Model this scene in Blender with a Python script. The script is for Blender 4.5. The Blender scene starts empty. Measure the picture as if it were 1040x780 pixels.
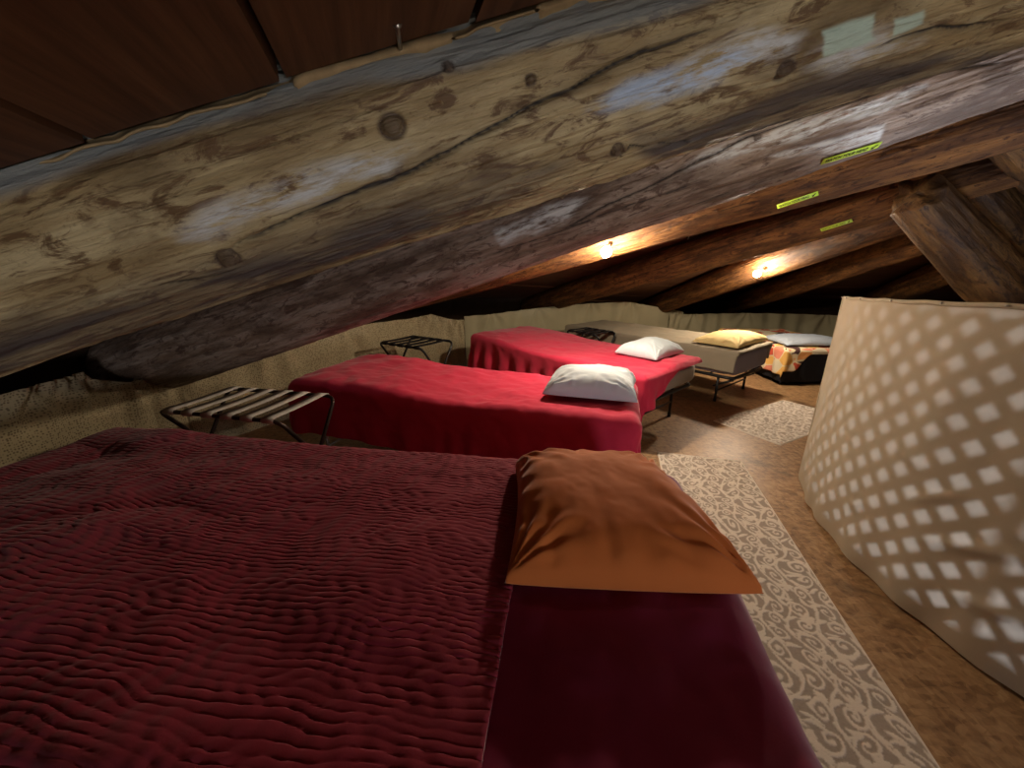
import bpy, math, random
import numpy as np
from mathutils import Vector, Matrix

random.seed(7)
rng = np.random.default_rng(7)
SC = bpy.context.scene
COL = SC.collection
PI = math.pi

# ---------------------------------------------------------------- camera
F = 390.0
CAM_Z = 1.1
PITCH = math.atan(120 / 390)
CP, SP = math.cos(PITCH), math.sin(PITCH)
cam_d = bpy.data.cameras.new('camera')
cam_d.sensor_width = 36.0
cam_d.lens = F / 1040 * 36.0
cam_d.clip_start = 0.02
cam = bpy.data.objects.new('camera', cam_d)
COL.objects.link(cam)
cam.location = (0, 0, CAM_Z)
cam.rotation_euler = (PI / 2 - PITCH, 0, 0)
SC.camera = cam

SC.view_settings.view_transform = 'Standard'
SC.view_settings.look = 'None'
SC.view_settings.gamma = 1.0
SC.view_settings.use_curve_mapping = False
SC.view_settings.exposure = 0.5
SC.cycles.use_denoising = True
SC.cycles.max_bounces = 8
SC.cycles.diffuse_bounces = 5
SC.cycles.glossy_bounces = 3
SC.cycles.sample_clamp_indirect = 6.0


def ray(u, v):
    du, dv = (u - 520) / F, (v - 390) / F
    return np.array([du, CP - dv * SP, -SP - dv * CP])


def at_z(u, v, z):
    d = ray(u, v)
    t = (z - CAM_Z) / d[2]
    return np.array([d[0] * t, d[1] * t, z])


# ---------------------------------------------------------------- numeric noise
def _h(ix, iy, iz):
    n = (ix.astype(np.int64) * 374761393 + iy.astype(np.int64) * 668265263 + iz.astype(np.int64) * 2147483647 + 12345) & 0xFFFFFFFF
    n = ((n ^ (n >> 13)) * 1274126177) & 0xFFFFFFFF
    n = (n ^ (n >> 16)) & 0xFFFFFFFF
    n = ((n ^ (n >> 15)) * 2246822519) & 0xFFFFFFFF
    n = n ^ (n >> 13)
    return (n & 0xFFFFFF) / float(0xFFFFFF)


def vnoise(x, y, z=0.0):
    x, y, z = np.broadcast_arrays(np.asarray(x, float), np.asarray(y, float), np.asarray(z, float))
    fx, fy, fz = np.floor(x), np.floor(y), np.floor(z)
    a, b, c = x - fx, y - fy, z - fz
    a, b, c = a * a * (3 - 2 * a), b * b * (3 - 2 * b), c * c * (3 - 2 * c)
    r = 0
    for i in (0, 1):
        for j in (0, 1):
            for k in (0, 1):
                w = (a if i else 1 - a) * (b if j else 1 - b) * (c if k else 1 - c)
                r = r + w * _h(fx + i, fy + j, fz + k)
    return r * 2 - 1


def fbm(x, y, z=0.0, o=4):
    s, amp, f = 0, 1.0, 1.0
    for i in range(o):
        s = s + amp * vnoise(np.asarray(x) * f + 17.3 * i, np.asarray(y) * f + 5.1 * i, np.asarray(z) * f + 9.7 * i)
        amp *= 0.5
        f *= 2.03
    return s


def sstep(a, b, x):
    t = np.clip((x - a) / (b - a), 0, 1)
    return t * t * (3 - 2 * t)


# ---------------------------------------------------------------- object helpers
def mesh_obj(name, verts, faces, mat=None, parent=None, smooth=True, loc=None, rotz=None, matrix=None):
    me = bpy.data.meshes.new(name)
    verts = np.asarray(verts, dtype=np.float32).reshape(-1, 3)
    if isinstance(faces, np.ndarray):
        nf = len(faces)
        k = faces.shape[1]
        me.vertices.add(len(verts))
        me.vertices.foreach_set('co', verts.ravel())
        me.loops.add(nf * k)
        me.loops.foreach_set('vertex_index', faces.astype(np.int32).ravel())
        me.polygons.add(nf)
        me.polygons.foreach_set('loop_start', np.arange(nf, dtype=np.int32) * k)
        me.update(calc_edges=True)
        me.validate()
    else:
        me.from_pydata([tuple(map(float, v)) for v in verts], [], [tuple(map(int, f)) for f in faces])
    if smooth:
        me.polygons.foreach_set('use_smooth', np.ones(len(me.polygons), dtype=bool))
    if mat is not None:
        me.materials.append(mat)
    me.update()
    o = bpy.data.objects.new(name, me)
    COL.objects.link(o)
    if parent is not None:
        o.parent = parent
    if matrix is not None:
        o.matrix_world = matrix
    if loc is not None:
        o.location = loc
    if rotz is not None:
        o.rotation_euler = (0, 0, rotz)
    return o


def tag(o, label=None, cat=None, group=None, kind=None):
    if label:
        o['label'] = label
    if cat:
        o['category'] = cat
    if group:
        o['group'] = group
    if kind:
        o['kind'] = kind
    return o


def thing(name, label, cat, loc=(0, 0, 0), rotz=0.0, group=None):
    o = bpy.data.objects.new(name, None)
    o.empty_display_size = 0.05
    COL.objects.link(o)
    o.location = loc
    o.rotation_euler = (0, 0, rotz)
    return tag(o, label, cat, group)


def grid_faces(n, m, wrap_m=False):
    i = np.arange(n - 1)[:, None]
    j = np.arange(m if wrap_m else m - 1)[None]
    j2 = (j + 1) % m
    a = i * m + j
    b = (i + 1) * m + j
    c = (i + 1) * m + j2
    d = i * m + j2
    return np.stack([a + 0 * d, b + 0 * a, c + 0 * a, d + 0 * a], -1).reshape(-1, 4)


def point_color(me, name, rgba):
    at = me.attributes.new(name, 'FLOAT_COLOR', 'POINT')
    at.data.foreach_set('color', np.asarray(rgba, dtype=np.float32).ravel())


class MB:
    """collects boxes and tubes into one mesh"""
    def __init__(self):
        self.v, self.f, self.n = [], [], 0

    def add(self, v, f):
        self.v.append(np.asarray(v, float))
        self.f += [tuple(int(i) + self.n for i in q) for q in f]
        self.n += len(v)

    def tube(self, pts, r, seg=8, closed=False):
        pts = [Vector(p) for p in pts]
        n = len(pts)
        vs, fs = [], []
        up = Vector((0.013, 0.021, 1))
        for i, p in enumerate(pts):
            a = pts[(i - 1) % n] if (i > 0 or closed) else pts[i]
            b = pts[(i + 1) % n] if (i < n - 1 or closed) else pts[i]
            d = (b - a).normalized()
            s = d.cross(up)
            if s.length < 1e-3:
                s = d.cross(Vector((1, 0, 0)))
            s.normalize()
            w = s.cross(d).normalized()
            rr = r[i] if hasattr(r, '__len__') else r
            for k in range(seg):
                t = 2 * PI * k / seg
                vs.append(p + rr * (math.cos(t) * s + math.sin(t) * w))
        m = n if closed else n - 1
        for i in range(m):
            for k in range(seg):
                a, b = i * seg + k, i * seg + (k + 1) % seg
                c, d2 = ((i + 1) % n) * seg + (k + 1) % seg, ((i + 1) % n) * seg + k
                fs.append((a, b, c, d2))
        if not closed:
            fs.append(tuple(range(seg))[::-1])
            fs.append(tuple((n - 1) * seg + k for k in range(seg)))
        self.add([tuple(v) for v in vs], fs)

    def box(self, c, s, rot=None):
        v = []
        for x in (-1, 1):
            for y in (-1, 1):
                for z in (-1, 1):
                    p = Vector((x * s[0] / 2, y * s[1] / 2, z * s[2] / 2))
                    if rot is not None:
                        p = rot @ p
                    v.append(tuple(p + Vector(c)))
        self.add(v, [(0, 1, 3, 2), (4, 6, 7, 5), (0, 4, 5, 1), (2, 3, 7, 6), (0, 2, 6, 4), (1, 5, 7, 3)])

    def build(self, name, mat, parent=None, smooth=True, **k):
        return mesh_obj(name, np.concatenate(self.v), self.f, mat, parent, smooth, **k)


def bend(pts, rad=0.03, n=6):
    """polyline with rounded corners"""
    pts = [Vector(p) for p in pts]
    out = [pts[0]]
    for i in range(1, len(pts) - 1):
        a, p, b = pts[i - 1], pts[i], pts[i + 1]
        d1, d2 = (a - p), (b - p)
        r = min(rad, d1.length * .45, d2.length * .45)
        q0, q2 = p + d1.normalized() * r, p + d2.normalized() * r
        for k in range(n + 1):
            t = k / n
            out.append((1 - t) ** 2 * q0 + 2 * t * (1 - t) * p + t * t * q2)
    out.append(pts[-1])
    return out


# ---------------------------------------------------------------- materials
class NT:
    def __init__(self, name):
        self.m = bpy.data.materials.new(name)
        self.m.use_nodes = True
        self.t = self.m.node_tree
        self.b = self.t.nodes['Principled BSDF']
        self.out = self.t.nodes['Material Output']

    def n(self, typ, **k):
        x = self.t.nodes.new(typ)
        for a, v in k.items():
            if a.startswith('i_'):
                key = a[2:]
                key = int(key) if key.isdigit() else key.replace('_', ' ')
                x.inputs[key].default_value = v
            else:
                setattr(x, a, v)
        return x

    def l(self, a, b):
        self.t.links.new(a, b)

    def ramp(self, fac, stops, interp='LINEAR'):
        r = self.n('ShaderNodeValToRGB')
        r.color_ramp.interpolation = interp
        e = r.color_ramp.elements
        while len(e) > 1:
            e.remove(e[-1])
        e[0].position = stops[0][0]
        e[0].color = tuple(stops[0][1]) + (1,)
        for p, c in stops[1:]:
            q = e.new(p)
            q.color = tuple(c) + (1,)
        self.l(fac, r.inputs['Fac'])
        return r.outputs['Color']

    def mix(self, fac, a, b, mode='MIX'):
        x = self.n('ShaderNodeMix', data_type='RGBA', blend_type=mode)
        for sock, val in ((x.inputs[0], fac), (x.inputs[6], a), (x.inputs[7], b)):
            if hasattr(val, 'is_linked') or hasattr(val, 'node'):
                self.l(val, sock)
            elif isinstance(val, (int, float)):
                sock.default_value = val
            else:
                sock.default_value = tuple(val) + ((1,) if len(val) == 3 else ())
        return x.outputs[2]

    def math(self, op, a, b=0.0, clamp=False):
        x = self.n('ShaderNodeMath', operation=op, use_clamp=clamp)
        for s, v in ((x.inputs[0], a), (x.inputs[1], b)):
            if isinstance(v, (int, float)):
                s.default_value = v
            else:
                self.l(v, s)
        return x.outputs[0]

    def coord(self, kind='Object', scale=(1, 1, 1), rot=(0, 0, 0)):
        c = self.n('ShaderNodeTexCoord')
        mp = self.n('ShaderNodeMapping')
        mp.inputs['Scale'].default_value = scale
        mp.inputs['Rotation'].default_value = rot
        self.l(c.outputs[kind], mp.inputs['Vector'])
        return mp.outputs['Vector']

    def noise(self, vec, scale, detail=4, rough=.55, dist=0.0):
        x = self.n('ShaderNodeTexNoise', i_Scale=scale, i_Detail=detail, i_Roughness=rough, i_Distortion=dist)
        self.l(vec, x.inputs['Vector'])
        return x.outputs['Fac']

    def bump(self, h, strength=.3, dist=.005):
        x = self.n('ShaderNodeBump')
        x.inputs['Strength'].default_value = strength
        x.inputs['Distance'].default_value = dist
        self.l(h, x.inputs['Height'])
        self.l(x.outputs['Normal'], self.b.inputs['Normal'])

    def set(self, color=None, rough=.6, spec=.3, metal=0.0):
        if color is not None:
            if hasattr(color, 'node'):
                self.l(color, self.b.inputs['Base Color'])
            else:
                self.b.inputs['Base Color'].default_value = tuple(color) + (1,)
        if hasattr(rough, 'node'):
            self.l(rough, self.b.inputs['Roughness'])
        else:
            self.b.inputs['Roughness'].default_value = rough
        self.b.inputs['Specular IOR Level'].default_value = spec
        self.b.inputs['Metallic'].default_value = metal
        return self.m


def cloth_mat(name, col, var=.12, scale=300, bump=.15, sheen=.0, rough=.85):
    t = NT(name)
    v = t.coord('Object')
    big = t.noise(v, 6, 3)
    wv = t.noise(t.coord('Object', (1, 1, 1)), scale, 2)
    c = t.mix(big, [x * (1 - var) for x in col], [min(1, x * (1 + var)) for x in col])
    c = t.mix(t.math('MULTIPLY', wv, .35), c, [x * .75 for x in col])
    t.bump(t.math('ADD', t.math('MULTIPLY', wv, .6), big), bump, .002)
    if sheen:
        t.b.inputs['Sheen Weight'].default_value = sheen
        t.b.inputs['Sheen Roughness'].default_value = .4
    return t.set(c, rough, .15)


def plain(name, col, rough=.5, spec=.3, metal=0.0, var=.1, scale=40):
    t = NT(name)
    nz = t.noise(t.coord('Object'), scale, 3)
    c = t.mix(nz, [x * (1 - var) for x in col], [min(1, x * (1 + var)) for x in col])
    t.bump(nz, .05, .001)
    return t.set(c, rough, spec, metal)


def log_mat(name, dark, mid, light, seed=0.0, rough=.5, spec=.35):
    t = NT(name)
    mp = t.coord('Object', (1.1, 9, 9))
    mp.node.inputs['Location'].default_value = (seed, seed * .7, seed * 1.3)
    streak = t.noise(mp, 2.6, 7, .62, .35)
    mp2 = t.coord('Object', (1.0, 2.6, 2.6))
    mp2.node.inputs['Location'].default_value = (seed * 2, seed, seed)
    blot = t.noise(mp2, 3.4, 5, .6, .5)
    fine = t.noise(t.coord('Object', (6, 90, 90)), 3.0, 4, .6, .15)
    col = t.ramp(streak, [(.22, dark), (.43, mid), (.62, light), (.8, [min(1, x * 1.12) for x in light])])
    dk = t.ramp(blot, [(.36, (1, 1, 1)), (.52, (0, 0, 0))])
    col = t.mix(t.math('MULTIPLY', dk, .8), col, [x * .8 for x in dark])
    lf = t.ramp(blot, [(.58, (0, 0, 0)), (.75, (1, 1, 1))])
    col = t.mix(t.math('MULTIPLY', lf, .4), col, [min(1, x * 1.2) for x in light])
    col = t.mix(t.math('MULTIPLY', fine, .62), col, [x * .55 for x in mid])
    mp3 = t.coord('Object', (5, 16, 16))
    mp3.node.inputs['Location'].default_value = (seed, seed * 3, seed)
    spl = t.noise(mp3, 2.2, 6, .72, 1.2)
    col = t.mix(t.ramp(spl, [(.51, (0, 0, 0)), (.60, (.9, .9, .9))]), col, [x * 1.25 for x in dark])
    spk = t.noise(t.coord('Object', (22, 60, 60)), 2.0, 5, .75, .6)
    col = t.mix(t.ramp(spk, [(.60, (0, 0, 0)), (.70, (.7, .7, .7))]), col, dark)
    a = t.n('ShaderNodeAttribute', attribute_name='mask')
    sp = t.n('ShaderNodeSeparateColor')
    t.l(a.outputs['Color'], sp.inputs[0])
    a2 = t.n('ShaderNodeAttribute', attribute_name='mask_two')
    sp2 = t.n('ShaderNodeSeparateColor')
    t.l(a2.outputs['Color'], sp2.inputs[0])
    brk = t.ramp(t.noise(t.coord('Object', (6, 30, 30)), 2.0, 5, .7), [(.40, (.0, .0, .0)), (.56, (1, 1, 1))])
    col = t.mix(t.math('MULTIPLY', sp.outputs[2], .85), col, (.25, .27, .265))             # blue-grey upper band
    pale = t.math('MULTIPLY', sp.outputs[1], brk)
    col = t.mix(pale, col, (.62, .62, .60))                                               # pale patches: window sheen painted over peeled wood
    pb = t.math('MULTIPLY', sp2.outputs[1], brk)
    col = t.mix(pb, col, (.50, .60, .74))                                                 # bluish patch of window light painted on the log
    pg = t.math('MULTIPLY', sp2.outputs[2], .9)
    col = t.mix(pg, col, (.50, .62, .50))  # mint patches: spots of window light painted on
    col = t.mix(t.math('SUBTRACT', 1.0, a2.outputs['Alpha']), col, (.085, .065, .055))              # grey-brown staining with the underside's shade painted in
    col = t.mix(sp2.outputs[0], col, (.055, .028, .018))                                  # knots
    col = t.mix(sp.outputs[0], col, (.02, .013, .01))                                     # drying checks
    h = t.math('ADD', t.math('MULTIPLY', streak, 1.0), t.math('MULTIPLY', fine, .35))
    t.bump(h, .8, .014)
    rg = t.math('ADD', t.math('MULTIPLY', blot, .25), rough - .1)
    return t.set(col, rg, spec)


M = {}
M['log_pale'] = log_mat('peeled_pine', (.10, .052, .022), (.42, .30, .14), (.68, .545, .30), 0.0, .5, .4)
M['log_grey'] = log_mat('weathered_pine', (.075, .042, .028), (.26, .175, .12), (.50, .40, .32), 3.1, .5, .4)
M['log_brown'] = log_mat('brown_pine', (.035, .015, .008), (.125, .056, .022), (.29, .135, .042), 5.7, .6, .12)
M['log_dark'] = log_mat('dark_hewn_timber', (.025, .010, .004), (.11, .05, .015), (.22, .115, .036), 8.3, .5, .3)

t = NT('ceiling_board_wood')
v = t.coord('Object')
at = t.n('ShaderNodeAttribute', attribute_name='board')
cmb = t.n('ShaderNodeMapping')
cmb.inputs['Scale'].default_value = (2.2, 40, 1)
t.l(at.outputs['Vector'], cmb.inputs['Vector'])
g = t.noise(cmb.outputs['Vector'], 1.6, 5, .6, .3)
c = t.ramp(g, [(.3, (.07, .028, .012)), (.5, (.12, .05, .022)), (.72, (.17, .075, .033))])
t.bump(g, .2, .004)
M['board'] = t.set(c, .6, .25)

M['caulk'] = plain('old_chinking_paper', (.44, .31, .16), .8, .15, var=.35, scale=60)
M['wall_wood'] = plain('dark_wall_boards', (.035, .02, .012), .8, .1, var=.4, scale=8)

t = NT('chipboard_floor')
v = t.coord('Object')
vo = t.n('ShaderNodeTexVoronoi', i_Scale=26.0)
mp = t.coord('Object', (1, 2.4, 1), (0, 0, .5))
t.l(mp, vo.inputs['Vector'])
chip = t.n('ShaderNodeSeparateColor')
t.l(vo.outputs['Color'], chip.inputs[0])
vo2 = t.n('ShaderNodeTexVoronoi', i_Scale=30.0)
t.l(t.coord('Object', (2.2, 1, 1), (0, 0, -.4)), vo2.inputs['Vector'])
chip2 = t.n('ShaderNodeSeparateColor')
t.l(vo2.outputs['Color'], chip2.inputs[0])
mixc = t.math('ADD', t.math('MULTIPLY', chip.outputs[0], .5), t.math('MULTIPLY', chip2.outputs[1], .5))
mixc = t.math('ADD', t.math('MULTIPLY', mixc, .45), t.math('MULTIPLY', t.noise(v, 40, 4, .6), .55))
c = t.ramp(mixc, [(.25, (.13, .068, .03)), (.48, (.29, .165, .075)), (.75, (.44, .28, .14))])
st = t.noise(v, 2.3, 6, .68, .6)
c = t.mix(t.ramp(st, [(.57, (0, 0, 0)), (.66, (.8, .8, .8))]), c, (.05, .03, .018))
c = t.mix(t.math('MULTIPLY', t.noise(v, .9, 2), .5), c, (.15, .075, .03))
t.bump(t.math('ADD', mixc, t.noise(v, 90, 3)), .35, .004)
M['floor'] = t.set(c, .42, .4)

M['red'] = cloth_mat('red_cotton', (.55, .030, .070), .10, 260, .2, .15)
M['quilt'] = cloth_mat('crimson_pucker_cotton', (.245, .022, .040), .10, 180, .25, .2)
M['sheet'] = cloth_mat('wine_red_sheet', (.20, .008, .045), .06, 300, .12, .3, .7)
M['orange'] = cloth_mat('burnt_orange_cotton', (.54, .15, .035), .08, 350, .12, .2)
M['white'] = cloth_mat('pale_blue_white_cotton', (.54, .60, .64), .05, 350, .12)
M['yellow'] = cloth_mat('pale_yellow_cotton', (.72, .56, .26), .05, 350, .12)
M['bluegrey'] = cloth_mat('blue_grey_cotton', (.36, .40, .46), .06, 350, .12)
M['mattress'] = cloth_mat('cream_mattress_ticking', (.31, .27, .22), .08, 200, .2)
M['taupe'] = cloth_mat('taupe_cover', (.30, .26, .19), .08, 250, .2)
M['violet_grey'] = cloth_mat('grey_violet_ticking', (.24, .21, .235), .08, 250, .2)
M['blackcloth'] = cloth_mat('black_cloth', (.018, .018, .022), .1, 200, .2)
M['black_metal'] = plain('black_metal', (.012, .012, .013), .4, .5, .3)
M['dark_tube'] = plain('dark_brown_metal', (.035, .022, .018), .4, .5, .5)
M['steel'] = plain('worn_steel', (.45, .43, .40), .3, .5, 1.0)
M['strap'] = cloth_mat('grey_webbing', (.52, .47, .42), .08, 240, .3)
M['black_strap'] = cloth_mat('black_webbing', (.018, .015, .015), .08, 240, .3)
M['slat'] = plain('lattice_pine', (.28, .18, .09), .8, .15, var=.2)
M['tape_text'] = plain('black_print', (.01, .01, .008), .7, .2)
M['socket'] = plain('ceramic_socket', (.16, .11, .07), .5, .3)

t = NT('lime_tape')
nz = t.noise(t.coord('Object'), 30, 3)
c = t.mix(nz, (.42, .62, .04), (.55, .74, .07))
M['tape'] = t.set(c, .45, .4)

t = NT('printed_tan_curtain')
at = t.n('ShaderNodeAttribute', attribute_name='cloth')
mp = t.n('ShaderNodeMapping')
mp.inputs['Scale'].default_value = (1, 1, 1)
t.l(at.outputs['Vector'], mp.inputs['Vector'])
vo = t.n('ShaderNodeTexVoronoi', i_Scale=92.0, i_Randomness=.45)
t.l(mp.outputs['Vector'], vo.inputs['Vector'])
dots = t.ramp(vo.outputs['Distance'], [(.26, (1, 1, 1)), (.44, (0, 0, 0))])
c = t.mix(t.math('MULTIPLY', dots, .82), (.37, .31, .19), (.08, .055, .035))
fine = t.noise(mp.outputs['Vector'], 300, 2)
c = t.mix(t.math('MULTIPLY', fine, .3), c, (.25, .18, .1))
t.bump(fine, .2, .002)
M['curtain_print'] = t.set(c, .9, .1)
M['curtain_plain'] = cloth_mat('plain_tan_canvas', (.32, .28, .175), .1, 220, .2)

# translucent linen wrap of the stair screen
t = NT('linen_screen_cloth')
v = t.coord('Object')
wv = t.noise(v, 260, 2)
big = t.noise(v, 5, 4)
c = t.mix(big, (.46, .385, .28), (.53, .45, .335))
c = t.mix(t.math('MULTIPLY', wv, .35), c, (.42, .32, .2))
dif = t.n('ShaderNodeBsdfDiffuse')
tr = t.n('ShaderNodeBsdfTranslucent')
t.l(c, dif.inputs['Color'])
tc = t.mix(big, (.60, .54, .44), (.72, .66, .56))
t.l(tc, tr.inputs['Color'])
ms = t.n('ShaderNodeMixShader')
ms.inputs[0].default_value = .24
t.l(dif.outputs[0], ms.inputs[1])
t.l(tr.outputs[0], ms.inputs[2])
bp = t.n('ShaderNodeBump')
bp.inputs['Strength'].default_value = .2
bp.inputs['Distance'].default_value = .003
t.l(big, bp.inputs['Height'])
t.l(bp.outputs[0], dif.inputs['Normal'])
t.t.nodes.remove(t.b)
t.l(ms.outputs[0], t.out.inputs['Surface'])
M['linen'] = t.m

t = NT('scroll_rug')
at = t.n('ShaderNodeAttribute', attribute_name='pile')
sp = t.n('ShaderNodeSeparateColor')
t.l(at.outputs['Color'], sp.inputs[0])
v = t.coord('Object')
gr = t.mix(t.noise(v, 130, 3), (.26, .215, .175), (.37, .31, .26))
ln = t.mix(t.noise(v, 130, 3), (.56, .49, .41), (.66, .58, .49))
c = t.mix(sp.outputs[0], gr, ln)
hh = t.math('ADD', t.math('MULTIPLY', sp.outputs[0], .6), t.math('MULTIPLY', t.noise(v, 320, 2), .4))
t.bump(hh, .4, .003)
M['rug'] = t.set(c, .95, .05)

t = NT('patchwork_blanket_print')
v = t.coord('Object')
vo = t.n('ShaderNodeTexVoronoi', i_Scale=9.0)
t.l(v, vo.inputs['Vector'])
sc_ = t.n('ShaderNodeSeparateColor')
t.l(vo.outputs['Color'], sc_.inputs[0])
c = t.ramp(sc_.outputs[0], [(0, (.55, .09, .05)), (.22, (.78, .45, .13)), (.42, (.7, .25, .16)), (.6, (.66, .58, .42)), (.78, (.08, .04, .04)), (.9, (.75, .35, .12))], 'CONSTANT')
vo2 = t.n('ShaderNodeTexVoronoi', feature='DISTANCE_TO_EDGE', i_Scale=9.0)
t.l(v, vo2.inputs['Vector'])
c = t.mix(t.ramp(vo2.outputs['Distance'], [(.03, (1, 1, 1)), (.05, (0, 0, 0))]), c, (.72, .6, .38))
M['blanket'] = t.set(c, .9, .1)


def emit(name, col, s):
    m = bpy.data.materials.new(name)
    m.use_nodes = True
    nt = m.node_tree
    nt.nodes.remove(nt.nodes['Principled BSDF'])
    e = nt.nodes.new('ShaderNodeEmission')
    e.inputs[0].default_value = tuple(col) + (1,)
    e.inputs[1].default_value = s
    nt.links.new(e.outputs[0], nt.nodes['Material Output'].inputs['Surface'])
    return m


# ---------------------------------------------------------------- room constants
O = np.array([2.65, 1.05])       # middle of the round loft, over the stairwell
R_WALL = 5.25
R_WELL = 1.27

# logs: outward angle, radius, apex height, slope
LOGS = [
    dict(th=187.6, r=.150, za=2.176, sl=.311, mat='log_pale'),
    dict(th=166.0, r=.150, za=2.076, sl=.304, mat='log_grey'),
    dict(th=145.0, r=.130, za=1.870, sl=.233, mat='log_brown'),
    dict(th=118.0, r=.130, za=1.796, sl=.247, mat='log_brown'),
    dict(th=97.0, r=.130, za=1.872, sl=.286, mat='log_brown'),
    dict(th=81.0, r=.130, za=1.777, sl=.248, mat='log_brown'),
    dict(th=63.0, r=.130, za=1.80, sl=.25, mat='log_brown'),
]


class LogFrame:
    def __init__(self, p0, p1):
        self.p0, self.p1 = np.array(p0, float), np.array(p1, float)
        d = self.p1 - self.p0
        self.L = np.linalg.norm(d)
        self.x = d / self.L
        s = np.cross(self.x, [0, 0, 1.0])
        self.y = s / np.linalg.norm(s)
        self.z = np.cross(self.x, self.y)
        if self.z[2] < 0:
            self.z, self.y = -self.z, -self.y
        # right handed: x cross y = z
        if np.dot(np.cross(self.x, self.y), self.z) < 0:
            self.y = -self.y

    def matrix(self):
        m = Matrix.Identity(4)
        for i, a in enumerate((self.x, self.y, self.z)):
            for k in range(3):
                m[k][i] = a[k]
        m.translation = Vector(self.p0)
        return m

    def hit(self, u, v, r):
        """where the sight line through a point of the photograph meets the log: (length, angle)"""
        d = ray(u, v)
        o = np.array([0, 0, CAM_Z]) - self.p0
        dl = np.array([d @ self.x, d @ self.y, d @ self.z])
        ol = np.array([o @ self.x, o @ self.y, o @ self.z])
        a = dl[1] ** 2 + dl[2] ** 2
        b = ol[1] * dl[1] + ol[2] * dl[2]
        c = ol[1] ** 2 + ol[2] ** 2 - r * r
        D = b * b - a * c
        t_ = (-b - math.sqrt(D)) / a if D > 0 else -b / a
        q = ol + dl * t_
        return q[0], math.atan2(q[2], q[1])


def log_ends(g, r0, r1):
    a = math.radians(g['th'])
    f = lambda r: (O[0] + math.cos(a) * r, O[1] + math.sin(a) * r, g['za'] - g['sl'] * r)
    return f(r0), f(r1)


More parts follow.
